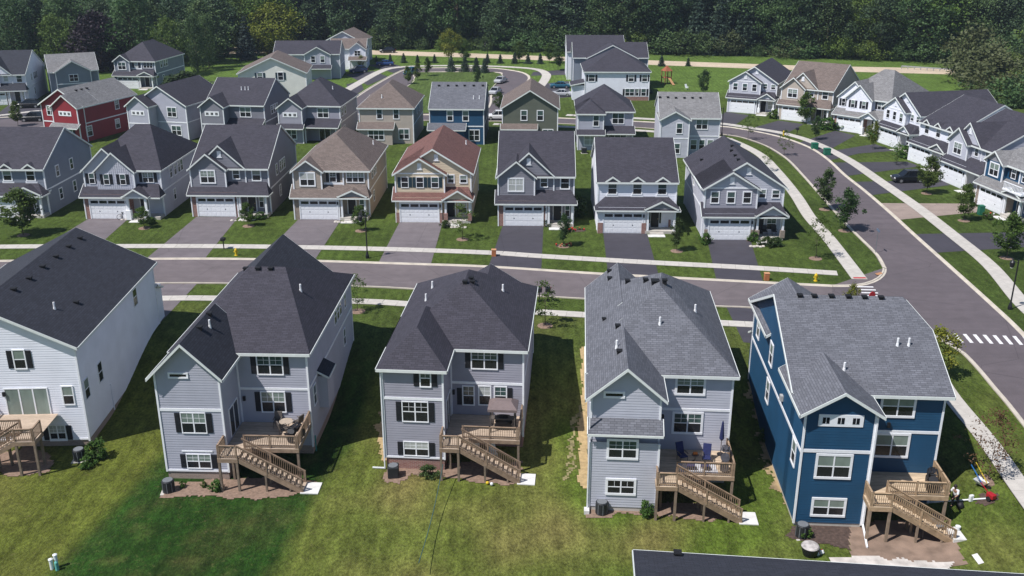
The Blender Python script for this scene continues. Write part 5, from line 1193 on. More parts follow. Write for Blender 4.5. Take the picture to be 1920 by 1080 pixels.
# thicket at the right edge
tk = [(1800, 158), (1835, 172), (1850, 190), (1880, 196), (1905, 215), (1918, 190), (1890, 168), (1870, 150), (1840, 140), (1930, 170), (1815, 130), (1945, 210), (1905, 140), (1955, 235)]
for i, (px, py) in enumerate(tk):
    tree('thicket_bush', ('bigbush', [1, 0, 2][i % 3] if i > 1 else 2), G(px+12, py-15, 0), random.uniform(5.0, 8.5), 'rounded leafy bush of the thicket at the right edge', 'bush', 'thicket at the right edge', random.uniform(.85, 1.2))
tree('willow_bush', ('bigbush', 2), G(1826, 145, 0), 11, 'pale gray green domed bush where the far road ends', 'bush', None, .95)
for i in range(26):
    x = random.uniform(114, 190); y = random.uniform(180, 262)
    if x < 122+(y-180)*-.05: continue
    tree('leafy_tree', (random.choice(['mid', 'dark', 'light']), random.randrange(3)), (x, y), random.uniform(9, 17), 'leafy tree at the far right beyond the thicket', 'tree', 'trees beyond the thicket', random.uniform(.9, 1.2))
for px, py, h in ((1862, 80, 19), (1835, 78, 13)): tree('bare_tree', ('bare', px % 2), G(px, py+20, 0), h, 'pale bare trunk standing above the thicket' if h > 15 else 'shorter pale bare trunk left of the tall bare one', 'tree')
# street trees
for k, v, px, py, h, wd, lb in (
    ('street', 0, 44, 441, 5.4, 1.35, 'dense round young tree at the left edge of the far pavement'),
    ('street', 0, 271, 428, 2.6, 1.1, 'small young tree before the light gray house with white piers'),
    ('street', 2, 466, 424, 2.9, .9, 'small young tree before the slate gray house, left part'),
    ('street', 2, 677, 433, 3.1, .9, 'young tree beside the street lamp before the tan house'),
    ('sparse', 0, 867, 449, 4.2, 1.2, 'thin pale young tree before the cream house'),
    ('street', 1, 1057, 462, 3.6, .8, 'dark young tree with ring of red flowers before slate gray house'),
    ('street', 1, 1269, 471, 3.7, .75, 'young tree between the white house and the corner house'),
    ('sparse', 1, 1529, 485, 5.0, .9, 'thin young tree on the corner lawn by the pavement'),
    ('street', 1, 1546, 393, 5.0, .85, 'dark young tree on the verge, farther of the two'),
    ('street', 1, 1583, 433, 4.9, 1.0, 'dark young tree on the verge, nearer of the two'),
    ('sparse', 2, 1437, 322, 3.4, 1.0, 'thin young tree beside the curving pavement'),
    ('street', 0, 1807, 414, 4.6, .8, 'young tree by the tan driveway on the right'),
    ('street', 2, 1737, 363, 5.0, .95, 'young tree beside the black parked car'),
    ('street', 0, 1887, 484, 5.0, 1.0, 'leafy young tree at the right edge by the dark driveway'),
    ('sparse', 0, 1022, 611, 4.2, 1.25, 'young tree between the hip roofed house and its right neighbour'),
    ('sparse', 1, 671, 584, 3.6, 1.2, 'thin young tree behind the lavender gray house'),
    ('lime', 0, 1592, 596, 3.3, .6, 'lime green treetop showing behind the blue house ridge'),
    ('lime', 1, 1752, 706, 4.2, 1.1, 'yellow green tree tucked behind the blue house eave'),
    ('reddish', 0, 1853, 900, 5.0, .95, 'sapling with reddish sparse leaves by the near pavement'),
    ('street', 0, 1507, 232, 5.6, .9, 'young tree before the tan house of the right hand row'),
    ('street', 1, 1529, 262, 3.8, .8, 'young tree on the verge by the yellow hydrant, right row'),
    ('sparse', 2, 1402, 262, 4.2, 1.0, 'thin young tree on the inner verge of the bend'),
    ('sparse', 0, 1470, 292, 4.0, 1.0, 'thin brownish young tree on the inner verge'),
    ('lime', 0, 1636, 280, 4.4, .6, 'yellowish young tree before the white and navy house'),
    ('sparse', 1, 1680, 309, 3.4, 1.3, 'low spreading young tree before the white double gabled house'),
    ('street', 1, 1319, 180, 5.2, .8, 'young tree on the lawn behind the light gray roof'),
    ('street', 2, 34, 236, 4.4, .9, 'young tree on the verge left of the red house'),
    ('street', 0, 936, 208, 3.6, .9, 'young tree between the navy and olive houses of the back row'),
    ('lime', 1, 841, 118, 8.5, .8, 'yellow green tree by the far road above the loop'),
    ('street', 0, 873, 117, 5.5, .9, 'young tree right of the yellow green tree by the far road'),
    ('street', 2, 974, 118, 5.5, .9, 'young tree by the far road right of the loop'),
    ('street', 0, 1030, 118, 5.0, 1.0, 'young tree left of the white townhouse by the far road'),
    ('street', 1, 1046, 132, 5.6, 1.0, 'young tree before the white townhouse entrance'),
    ('street', 1, 802, 143, 4.2, .8, 'young tree on the left rim of the loop island'),
    ('street', 0, 783, 151, 4.0, .8, 'young tree on the left part of the loop island by dark car'),
    ('street', 2, 765, 158, 4.0, .8, 'young tree at the lower left tip of the loop island'),
    ('street', 1, 895, 162, 4.0, .8, 'dark young tree on the right part of the loop island'),
    ('lime', 0, 678, 132, 3.6, .8, 'yellow bush like tree before the far townhouses')):
    tree('young_tree', (k, v), G(px, py), h, lb, 'tree', None, wd, ring=py > 330)
for px, py, h in ((846, 134, 4.0), (872, 134.5, 4.0), (893, 135, 3.8), (909, 137, 3.8)): tree('small_spruce', ('smallspruce', px % 2), G(px, py, 0), h, 'small cone shaped spruce on the far rim of the loop island', 'tree', 'spruces on the loop island')
for i, px in enumerate((706, 732, 757, 783, 815, 914, 938, 965, 990, 1013, 1240, 1290)): tree('small_spruce', ('smallspruce', i % 2), G(px, 117+i*.3 if px < 1100 else 124, 0), random.uniform(1.8, 3.2), 'small spruce planted along the near side of the far road', 'tree', 'spruces along the far road')
tree('small_spruce', ('smallspruce', 0), G(1210, 175, 0), 4.2, 'small spruce right of the white two family house', 'tree')
# shrubs by the houses
for k, px, py, h, wd, lb in (
    ('bush', 185, 858, 1.35, .95, 'large leafy shrub at the corner of the white house'), ('bush', 165, 874, .7, 1.2, 'low spreading shrub below the large one by the white house'),
    ('bush', 407, 920, .8, .9, 'small green shrub in the bed of the lavender gray house'), ('bush', 342, 914, .5, .7, 'tiny grass tuft left in the bed of the lavender gray house'), ('bush', 383, 914, .45, .7, 'tiny grass tuft in the middle of the lavender gray house bed'),
    ('darkbush', 803, 893, .8, 1.1, 'brownish shrub by the red brick base of the hip roofed house'), ('bush', 1210, 966, 1.0, .75, 'upright green shrub beside the deck stairs of the pale lavender house'),
    ('bush', 1433, 826, .9, 1.0, 'round green shrub between the pale lavender and blue houses'), ('bush', 1510, 1006, .7, 1.0, 'bush growing round the air conditioner of the blue house'),
    ('darkbush', 1438, 461, 1.0, 1.2, 'dark shrub left before the corner house porch'), ('darkbush', 1456, 460, .9, 1.2, 'dark shrub right before the corner house porch'), ('bush', 1322, 458, 1.3, .8, 'upright shrub left of the corner house garage'), ('bush', 1413, 453, 1.1, .8, 'shrub beside the corner house porch step'),
    ('bush', 284, 420, .8, 1.2, 'shrub under the small tree of the light gray house'), ('bush', 470, 412, .9, 1.2, 'shrub left in the bed of the slate gray house'), ('bush', 490, 410, .8, 1.3, 'shrub right in the bed of the slate gray house'), ('darkbush', 836, 426, .8, 1.1, 'round dark shrub beside the cream house step'), ('darkbush', 1024, 424, .8, .9, 'dark shrub by the step of the second slate gray house'),
    ('darkbush', 1083, 405, 2.4, .8, 'tall dark shrub at the side of the second slate gray house'), ('bush', 1452, 222, 1.6, 1.2, 'shrub right of the farthest right hand row house'), ('bush', 1552, 243, 2.0, 1.4, 'shrub right of the tan house in the right hand row'), ('bush', 1647, 262, 1.8, 1.5, 'shrub by the white and navy house'), ('bush', 1701, 295, 1.8, 1.6, 'shrub by the double gabled white house'), ('bush', 1849, 410, .8, 1.2, 'low shrub before the blue house at the right edge'),
    ('darkbush', 350, 178, 4.5, 1.5, 'dark rounded bush below the bright leafy tree')):
    tree('shrub', (k, 0), G(px, py), h, lb, 'shrub', None, wd)
# ---------------------------------------------------------------- cars
TYRE = mat('tyre', (.012, .012, .012), .8, .1); RIM = mat('rim', (.45, .45, .46), .35, .05, metal=.7); CGLASS = glass('car_glass', (.01, .012, .016), .05, .1); LAMPW = mat('headlight', (.75, .75, .75), .2, .02); LAMPR = mat('taillight', (.35, .01, .01), .3, .02)
def carbody(paint, suv):
    """one skin lofted along the car's length"""
    h = 1.0 if suv else .92; top = 1.72 if suv else 1.44
    st = [(-2.3, .62, .35, .72), (-2.22, .84, .28, .88), (-1.6, .90, .25, h), (-.9, .91, .25, h+.02), (.6, .91, .25, h+.02), (1.7, .90, .25, h+.01), (2.2, .86, .28, h-.03), (2.33, .70, .36, .8)]
    mb = MB()
    def ring(x, w_, lo, hi): return [(x, -w_*.93, lo), (x, -w_, lo+.22), (x, -w_, hi-.14), (x, -w_*.88, hi), (x, w_*.88, hi), (x, w_, hi-.14), (x, w_, lo+.22), (x, w_*.93, lo)]
    R = [ring(*s) for s in st]
    for a, b in zip(R, R[1:]):
        for k in range(8): mb.face([a[k], a[(k+1) % 8], b[(k+1) % 8], b[k]])
    mb.face(R[0][::-1]); mb.face(R[-1])
    return mb.mesh('body', paint, True), h, top
def carmeshes(paint, suv):
    body, h, top = carbody(paint, suv); g = MB(); rf = MB()
    xs_ = [(-1.15, .82, h), (-.45, .68, top-.05), (1.35 if suv else .85, .68, top-.05), (2.15 if suv else 1.6, .80, h)]
    P = [[(x, -w_, z), (x, w_, z)] for x, w_, z in xs_]
    g.face([P[0][0], P[0][1], P[1][1], P[1][0]]); g.face([P[2][0], P[2][1], P[3][1], P[3][0]])
    for s in (0, 1): g.face([P[0][s], P[1][s], P[2][s], P[3][s]])
    pil = MB(); a, b = P[1], P[2]
    rf.box(a[0][0]-.02, b[0][0]+.02, -.66, .66, top-.06, top)
    for x in (.05, .75):
        for s in (-1, 1): rf.bar((x, s*.835, h), (x, s*.69, top-.04), .07, .05)
    for (x, z, x2, z2) in ((-1.15, h, -.45, top-.05), (xs_[3][0], h, xs_[2][0], top-.05)):
        for s in (-1, 1): rf.bar((x, s*.82, z), (x2, s*.69, z2), .07, .07)
    return body, g.mesh('windows', CGLASS), rf.mesh('roof', paint)
WH = MB().tube((0, -.11, 0), (0, .11, 0), .34, n=16).mesh('tyre', TYRE); RM_ = MB().tube((0, -.118, 0), (0, .118, 0), .21, n=10).mesh('rim', RIM)
def paintm(n, c): return mat('car_'+n, c, .25, .04, 1, spec=.6)
CARM = {}
def car(name, paint, p, yaw, label, suv=True, group=None, z=.015):
    k = (paint.name, suv)
    if k not in CARM: CARM[k] = carmeshes(paint, suv)
    r = empty(name, (p[0], p[1], z), rad(yaw), label, 'car', group); b, g, rf = CARM[k]
    link('body', b, r); link('window_glass', g, r); link('roof', rf, r)
    for x in (-1.4, 1.4):
        for y in (-.8, .8):
            t = link('wheel', WH, r, (x, y, .34)); link('rim', RM_, t)
    for y in (-.62, .62):
        MB().box(-2.31, -2.2, y-.16, y+.16, .68, .82).build('headlight', LAMPW, r); MB().box(2.24, 2.34, y-.14, y+.14, .72, .92).build('taillight', LAMPR, r)
    return r
cb, cw, cs, cbl, cw2, ct = paintm('black', (.008, .009, .012)), paintm('dark_blue', (.012, .03, .09)), paintm('silver', (.42, .43, .45)), paintm('blue', (.02, .06, .2)), paintm('white', (.75, .75, .75)), paintm('teal', (.02, .10, .16))
car('parked_car', cb, G(1702, 341, 0), 4, 'black station wagon on a driveway before the right hand row')
car('parked_car', cb, G(55, 202, 0), 12, 'black car on the driveway of the far left house')
car('parked_car', cb, G(63, 227, 0), 8, 'black car at the kerb left of the red house')
car('parked_car', ct, G(770, 139.5, 0), 65, 'dark car parked on the left arm of the loop')
car('parked_car', cs, G(939, 155, 0), 68, 'silver car beside the loop island, farther of two', False)
car('parked_car', cs, G(929, 176, 0), 72, 'silver car right of the navy house, nearer of two', False)
car('parked_car', cw, G(672, 136, 0), 20, 'dark blue car on the drive of the far townhouses')
car('parked_car', cbl, G(722, 123, 0), 5, 'blue car on the farther townhouse drive', False)
car('parked_car', ct, G(1050, 165, 0), 0, 'teal car left of the white two family house', False)
car('parked_car', cs, G(1052, 180, 0), -6, 'silver car left of the white two family house', False)
car('parked_car', cb, G(727, 99, 0), 4, 'dark car driving on the far pale road')
car('parked_car', cw2, G(934, 224, 0), 2, 'white car glimpsed between the navy and olive houses')
# ---------------------------------------------------------------- street furniture
HYD = mat('hydrant_yellow', (.62, .43, .02), .5, .1)
def hydrant(p, label):
    r = empty('fire_hydrant', (p.x, p.y, p.z), 0, label, 'hydrant', 'yellow fire hydrants')
    MB().lathe((0, 0, 0), [(.2, 0), (.2, .06), (.13, .08), (.13, .55), (.17, .56), (.17, .62)], 12).build('barrel', HYD, r, smooth=False)
    MB().lathe((0, 0, .62), [(.16, 0), (.14, .12), (.07, .19), (.04, .26)], 12).build('bonnet', HYD, r)
    for a in (0, math.pi, math.pi/2): MB().tube((.1*math.cos(a), .1*math.sin(a), .42), (.24*math.cos(a), .24*math.sin(a), .42), .065, n=8).build('outlet', HYD, r)
    r.scale = (1.0,)*3
hydrant(G(443, 479), 'yellow hydrant on the verge beside the slate gray house drive'); hydrant(G(1529, 527), 'yellow hydrant on the corner verge above the blue house'); hydrant(G(1469, 254), 'yellow hydrant on the verge of the right hand row'); 
def lamp(p, label, h=5.2):
    r = empty('street_lamp', (p.x, p.y, p.z), 0, label, 'street lamp', 'black street lamps')
    MB().lathe((0, 0, -.2), [(.2, 0), (.2, .5), (.12, .8), (.075, 1.0), (.06, h)], 10).build('post', BLACK, r)
    MB().tube((0, 0, h-.5), (-.55, 0, h-.3), .03, n=6).build('arm', BLACK, r)
    MB().lathe((-.55, 0, h-1.0), [(.05, 0), (.2, .15), (.24, .55), (.1, .75), (.04, .9)], 10).build('lantern', BLACK, r)
    MB().lathe((-.55, 0, h-1.02), [(.04, 0), (.14, .02), (.14, .06)], 8).build('lens', mat('lamp_lens', (.6, .6, .55), .3, 0), r)
lamp(G(689, 484), 'black street lamp before the tan house'); lamp(G(1353, 255), 'black street lamp at the bend of the side road'); lamp(G(1893, 580), 'black street lamp on the right verge by the crossing'); lamp(G(914, 122), 'black street lamp beyond the loop', 6)
def box_thing(name, m, p, sx, sy, sz, label, cat, lid=True, yaw=0, group=None, lm=None):
    r = empty(name, p, rad(yaw), label, cat, group)
    MB().box(-sx/2, sx/2, -sy/2, sy/2, -.1, sz).build('body', m, r, bevel=.03)
    if lid: MB().box(-sx/2-.03, sx/2+.03, -sy/2-.03, sy/2+.03, sz, sz+.09).build('lid', lm or m, r, bevel=.02)
    return r
UG = mat('utility_green', (.012, .13, .075), .5, .1)
box_thing('utility_box', UG, G(1527, 279), 1.0, .9, .9, 'green utility box on the right verge, left of two', 'utility box', group='green utility boxes'); box_thing('utility_box', UG, G(1550, 290), 1.0, .9, .95, 'green utility box on the right verge, right of two', 'utility box', group='green utility boxes')
b = box_thing('wheelie_bin', UG, G(1838, 402), .65, .75, 1.1, 'green wheeled bin beside the tan driveway', 'bin')
for s in (-1, 1): MB().tube((s*.3-.04, .36, .1), (s*.3+.04, .36, .1), .1, n=10).build('wheel', TYRE, b)
OR = mat('clay_orange', (.42, .15, .06), .8, .2)
for px, py, lb in ((1437, 525, 'terracotta planter box at the corner drive edge'), (926, 480, 'terracotta post box beside the pavement before the dark drive')):
    r = box_thing('planter_post', OR, G(px, py), .5, .45, .7, lb, 'planter', lm=mat('clay_pale', (.5, .25, .13), .8, .1))
# cluster of post boxes behind the hip roofed house
for i, (px, lb) in enumerate(((1001, 'leftmost black letter box of the kerbside group'), (1011, 'second black letter box of the kerbside group'), (1027, 'rightmost black letter box of the kerbside group'))):
    p = G(px, 566); r = empty('letter_box', (p.x, p.y, p.z), 0, lb, 'letter box', 'black letter boxes at the kerb')
    MB().box(-.05, .05, -.05, .05, -.2, 1.05).build('post', BLACK, r); MB().box(-.25, .25, -.3, .3, 1.05, 1.5).build('box', BLACK, r, bevel=.06); MB().box(.26, .28, -.05, .2, 1.2, 1.5).build('flag', mat('flag_red', (.4, .03, .03), .5, 0), r)
for px, py, lb in ((420, 467, 'black letter box beside the second driveway'), (1494, 254, 'black letter box on the right hand verge')):
    p = G(px, py); r = empty('letter_box', (p.x, p.y, p.z), 0, lb, 'letter box'); MB().box(-.05, .05, -.05, .05, -.2, 1.0).build('post', BLACK, r); MB().box(-.25, .25, -.3, .3, 1.0, 1.35).build('box', BLACK, r, bevel=.06)
# street name sign at the corner
p = G(1641, 474); r = empty('street_sign', (p.x, p.y, 0), 0, 'thin street sign pole with blue gray blade at the corner', 'sign'); MB().tube((0, 0, -.2), (0, 0, 2.9), .035, n=6).build('pole', mat('steel_gray', (.25, .27, .3), .4, .05, metal=.6), r); MB().box(-.02, .02, -.45, .45, 2.5, 2.75).build('blade', mat('sign_back', (.12, .16, .24), .5, .05), r)
p = G(1633, 560); r = empty('stop_sign', (p.x, p.y, 0), rad(20), 'red stop sign edge showing above the blue house ridge', 'sign'); MB().tube((0, 0, -.2), (0, 0, 2.2), .035, n=6).build('pole', mat('steel_gray', (.25, .27, .3), .4), r); MB().tube((0, -.02, 2.5), (0, .02, 2.5), .38, n=8).build('plate', mat('sign_red', (.5, .02, .03), .5, .05), r)
r.location = G(1629, 601); r.location.z = 0
# ---------------------------------------------------------------- things in the back yards
ACD = mat('ac_dark', (.018, .02, .023), .55, .15); ACT = mat('ac_grille', (.16, .17, .18), .4, .1)
def ac(p, label, round_=False):
    r = empty('air_conditioner', (p.x, p.y, p.z), .1, label, 'air conditioner', 'air conditioner units')
    if round_: MB().lathe((0, 0, 0), [(.42, 0), (.42, .85), (.38, .9)], 16).build('casing', ACD, r)
    else: MB().box(-.4, .4, -.4, .4, 0, .9).build('casing', ACD, r, bevel=.08)
    MB().lathe((0, 0, .88), [(.34, 0), (.34, .045), (.1, .06)], 16).build('fan_grille', ACT, r)
    for k in range(8):
        if round_: a = k*.785; MB().box(-.01, .01, -.02, .02, .08, .8).build('louvre', ACT, r, (.425*math.cos(a), .425*math.sin(a), 0), a)
    MB().box(-.5, .5, -.5, .5, -.3, .03).build('pad', CONC, r)
ac(G(317, 921), 'black round air conditioner by the lavender gray house', True); ac(G(738, 893), 'black square air conditioner by the red brick base'); ac(G(1128, 962), 'black round air conditioner by the pale lavender house', True); ac(G(1503, 1005), 'dark air conditioner half hidden by a bush behind the blue house', True); ac(G(150, 862), 'black air conditioner by the white house corner', True); ac(G(763, 263, 0), 'dark air conditioner behind the beige back row house')
ac(G(1095, 287, 0), 'small dark air conditioner behind the gray porch house')
COVER = mat('grill_cover', (.012, .012, .015), .6, .3, 4); COVERG = mat('grill_cover_gray', (.055, .055, .065), .6, .3, 4)
def grill(h, x, y, z, label, m=COVER, tall=1.15, yaw=0, wide=1.0):
    q = h.at(x, y, z); r = empty('covered_grill', q, h.root.rotation_euler[2]+rad(yaw), label, 'grill')
    mb = MB(); w_ = .72*wide
    R = [[(-w_, -.34, 0), (w_, -.34, 0), (w_, .34, 0), (-w_, .34, 0)], [(-w_*.96, -.33, .75), (w_*.96, -.33, .75), (w_*.96, .33, .75), (-w_*.96, .33, .75)], [(-w_*.62, -.3, tall*.92), (w_*.62, -.3, tall*.92), (w_*.62, .3, tall*.92), (-w_*.62, .3, tall*.92)], [(-w_*.55, -.14, tall), (w_*.55, -.14, tall), (w_*.55, .16, tall), (-w_*.55, .16, tall)]]
    for a, b in zip(R, R[1:]):
        for k in range(4): mb.face([a[k], a[(k+1) % 4], b[(k+1) % 4], b[k]])
    mb.face(R[-1]); o = mb.build('cover', m, r); s = o.modifiers.new('s', 'SUBSURF'); s.levels = s.render_levels = 2; s.subdivision_type = 'CATMULL_CLARK'
    for x_ in (-.5, .5): MB().box(x_*wide-.04, x_*wide+.04, -.25, .25, -.001, .08).build('foot', BLACK, r)
DZ = 2.6
grill(B, 9.0, 1.3, DZ, 'black covered grill on the deck of the lavender gray house', yaw=70); grill(D, 9.05, 1.2, DZ, 'dark gray covered grill on the deck of the pale lavender house', COVERG, 1.5, 80); grill(E, 8.7, .9, DZ, 'big black covered grill on the new deck of the blue house', COVER, 1.3, 75, 1.1)
METALB = mat('patio_metal', (.10, .085, .075), .5, .2)
def chair(q, yaw, label, m, frame, group=None, lounge=False):
    r = empty('patio_chair', q, yaw, label, 'chair', group)
    sh = .36 if lounge else .44
    MB().box(-.28, .28, -.28, .28, sh, sh+.09).build('seat', m, r, bevel=.03)
    o = MB().box(-.28, .28, -.05, .05, 0, .78 if lounge else .6).build('backrest', m, r, (0, .28, sh+.08), bevel=.03); o.rotation_euler = (rad(-22 if lounge else -10), 0, 0)
    for x_ in (-.26, .26):
        for y_ in (-.26, .26): MB().tube((x_, y_, 0), (x_, y_, sh), .02, n=6).build('leg', frame, r)
        MB().box(x_-.03, x_+.03, -.28, .28, sh+.26, sh+.3).build('armrest', frame, r)
q = B.at(8.0, 2.6, DZ); r = empty('patio_table', q, .2, 'small round patio table on the deck of the lavender gray house', 'table'); MB().lathe((0, 0, 0), [(.03, 0), (.03, .68), (.5, .69), (.5, .72)], 16).build('table_top', mat('table_tan', (.4, .33, .26), .5, .1), r)
MB().lathe((0, 0, 0), [(.28, 0), (.28, .04), (.05, .06)], 12).build('base', METALB, r)
for i, (a, lb) in enumerate(((0, 'metal patio chair left of the round table'), (2.1, 'metal patio chair before the round table'), (4.2, 'metal patio chair right behind the round table'))):
    chair(B.at(8.0+.85*math.cos(a+2.6), 2.6+.75*math.sin(a+2.6), DZ), a, lb, METALB, METALB)
NAVYC = mat('cushion_navy', (.016, .022, .085), .85, .2, 5)
chair(D.at(7.9, 1.75, DZ), rad(-12), 'navy cushioned lounge chair in the sun, right of two', NAVYC, METALB, None, True); chair(D.at(6.3, 1.9, DZ), rad(20), 'navy cushioned lounge chair in the shade, left of two', NAVYC, METALB, None, True)
for x_, y_, lb in ((6.75, .75, 'navy footstool before the shaded lounge chair'), (7.7, .75, 'navy footstool before the sunlit lounge chair')):
    r = empty('footstool', D.at(x_, y_, DZ), 0, lb, 'footstool'); MB().box(-.28, .28, -.22, .22, .3, .42).build('cushion', NAVYC, r, bevel=.04)
    for a in (-.22, .22):
        for c in (-.17, .17): MB().tube((a, c, 0), (a, c, .3), .02, n=6).build('leg', METALB, r)
r = empty('side_table', D.at(7.15, 1.9, DZ), 0, 'little side table with orange cushion between the lounge chairs', 'table'); MB().lathe((0, 0, 0), [(.2, 0), (.04, .05), (.04, .45), (.25, .46), (.25, .5)], 12).build('table', METALB, r); MB().box(-.16, .16, -.1, .1, .5, .68).build('cushion', mat('orange_cloth', (.6, .17, .03), .8, .1), r, bevel=.05)
r = empty('folded_umbrella', D.at(9.0, 2.9, DZ), 0, 'folded navy umbrella standing on the deck', 'umbrella'); MB().tube((0, 0, 0), (0, 0, 2.6), .025, n=6).build('pole', METALB, r); MB().lathe((0, 0, 1.1), [(.05, 0), (.17, .15), (.13, .7), (.07, 1.35), (.02, 1.5)], 9).build('canopy', NAVYC, r); MB().lathe((0, 0, 0), [(.25, 0), (.25, .06), (.05, .1)], 12).build('base', BLACK, r)
r = empty('deck_rug', D.at(7.2, 1.0, DZ+.004), 0, 'pale patterned rug on the deck under the lounge chairs', 'rug'); MB().box(-1.2, 1.3, -.75, .75, 0, .012).build('rug', mat('rug_pale', (.45, .45, .47), .9, .3, 3), r)
# canopied grill shelter on the middle deck
r = empty('grill_shelter', C.at(8.3, 1.75, DZ), C.root.rotation_euler[2], 'brown canopy shelter over a grill on the middle deck', 'shelter')
for x_ in (-.85, .85):
    for y_ in (-.6, .6): MB().box(x_-.04, x_+.04, y_-.04, y_+.04, 0, 1.95).build('post', METALB, r)
TP = mat('canopy_taupe', (.17, .13, .125), .85, .1)
mb = MB(); a = [(-1.05, -.85, 1.95), (1.05, -.85, 1.95), (1.05, .85, 1.95), (-1.05, .85, 1.95)]; b = [(-.6, -.25, 2.35), (.6, -.25, 2.35), (.6, .25, 2.35), (-.6, .25, 2.35)]
for k in range(4): mb.face([a[k], a[(k+1) % 4], b[(k+1) % 4], b[k]]); mb.face([(*a[k][:2], 1.75), (*a[(k+1) % 4][:2], 1.75), a[(k+1) % 4], a[k]])
mb.face(b); mb.build('canopy', TP, r); MB().box(-.95, .95, -.3, .3, .88, .94).build('shelf', METALB, r)
grill(C, 8.3, 1.85, DZ, 'black grill under the brown canopy shelter', COVER, 1.05)
# cable from the middle deck over the lawn
a, b_ = G(832, 905), G(786, 1085); mb = MB(); a.z += 1.5; b_.z += 1.1
q = [a.lerp(b_, t/20)-Vector((0, 0, .5*math.sin(math.pi*t/20))) for t in range(21)]
for u, v in zip(q, q[1:]): mb.tube(u, v, .024, n=6, cap=False)
tag(mb.build('slack_line', mat('teal_webbing', (.035, .09, .095), .6, .1)), 'long teal line stretched from the middle deck across the lawn', 'line')
# buried service pipes at the lower left
PW = mat('pipe_white', (.72, .74, .74), .4, .05); PT = mat('pipe_teal', (.12, .40, .35), .5, .05)
p = G(98, 1067); r = empty('utility_pedestal', (p.x, p.y, p.z), 0, 'pair of white capped pipes with a teal marker on the lawn, lower left', 'utility post')
for x_, h_ in ((0, .75), (.22, .95)): MB().lathe((x_, x_*.8, -.2), [(.11, 0), (.11, h_+.1), (.14, h_+.11), (.14, h_+.17), (.06, h_+.22)], 12).build('pipe', PW, r)
MB().lathe((.36, -.1, -.2), [(.11, 0), (.11, .75), (.03, .85)], 10).build('marker', PT, r)
# work going on right of the blue house
def wheelbarrow(p, yaw):
    r = empty('wheelbarrow', (p.x, p.y, p.z), yaw, 'upended white wheelbarrow with blue and yellow handles beside the blue house', 'wheelbarrow')
    mb = MB(); A_ = [(-.35, -.5, .5), (.35, -.5, .5), (.45, .5, .62), (-.45, .5, .62)]; B_ = [(-.22, -.3, .25), (.22, -.3, .25), (.26, .25, .3), (-.26, .25, .3)]
    for k in range(4): mb.face([A_[k], A_[(k+1) % 4], B_[(k+1) % 4], B_[k]])
    mb.face(B_); mb.build('tray', mat('barrow_white', (.6, .62, .62), .4, .1), r)
    for s, m in ((-1, mat('handle_blue', (.03, .16, .42), .5, .1)), (1, mat('handle_yellow', (.6, .45, .04), .5, .1))): MB().bar((s*.3, -.4, .35), (s*.34, .9, 1.75), .06, .06).build('handle', m, r)
    MB().tube((-.06, -.72, .2), (.06, -.72, .2), .2, n=14).build('wheel', TYRE, r)
    for s in (-1, 1): MB().bar((s*.25, .2, .3), (s*.28, .3, 0), .04, .04).build('leg', METALB, r)
    return r
wheelbarrow(G(1838, 912), .6).scale = (.8,)*3
p = G(1857, 938); r = empty('red_cart', (p.x, p.y, p.z), .4, 'red two wheeled machine beside the upended wheelbarrow', 'machine', None, .68); RD = mat('machine_red', (.35, .015, .02), .4, .1)
MB().box(-.28, .28, -.4, .4, .25, .75).build('body', RD, r, bevel=.08); MB().bar((0, .3, .6), (-.1, 1.3, 1.25), .08, .06).build('handle', RD, r)
for s in (-1, 1): MB().tube((s*.34-.05, 0, .24), (s*.34+.05, 0, .24), .24, n=14).build('wheel', TYRE, r)
a, b_ = G(1738, 945), G(1866, 936); mb = MB().tube(a+Vector((0, 0, .12)), b_+Vector((0, 0, .1)), .055, n=8); tag(mb.build('white_pipe', PW), 'long white drain pipe lying on the lawn beside the blue house', 'pipe')
p = G(1820, 940); r = empty('paper_sack', (p.x, p.y, p.z), .3, 'white sack on the lawn between the person and the red machine', 'sack'); MB().box(-.16, .16, -.1, .1, -.02, .5).build('sack', PW, r, bevel=.07)
p = G(1795, 995); r = empty('white_bucket', (p.x, p.y, p.z), 0, 'small white bucket on the lawn near the deck stairs', 'bucket'); MB().lathe((0, 0, 0), [(.13, 0), (.16, .32), (.17, .34)], 12).build('bucket', PW, r)
drape('dug_soil', [(1828, 948), (1835, 928), (1870, 925), (1872, 940), (1850, 950)], MULCHD, jag=.1)
# round pool-like tub near the bottom edge
p = G(1518, 1040); r = empty('fire_pit', (p.x, p.y, p.z), 0, 'round white topped fire pit with colourful cushions above the bottom roof', 'fire pit'); MB().lathe((0, 0, 0), [(.4, 0), (.5, .3), (.56, .6)], 18).build('bowl', BLACK, r); MB().lathe((0, .06, .6), [(.56, 0), (.5, .08), (.2, .14)], 18).build('lid', mat('tarp_pale', (.40, .37, .35), .7, .5, 3), r)
p = G(1538, 1040); r = empty('garden_toys', (p.x, p.y, p.z), 0, 'small heap of white and red toys beside the fire pit', 'toys')
for k in range(5): MB().lathe((random.uniform(-.2, .2), random.uniform(-.2, .2), 0), [(.1, 0), (.14, .1), (.06, .25)], 8).build('toy', [PW, RD, PW, OR, PW][k], r)
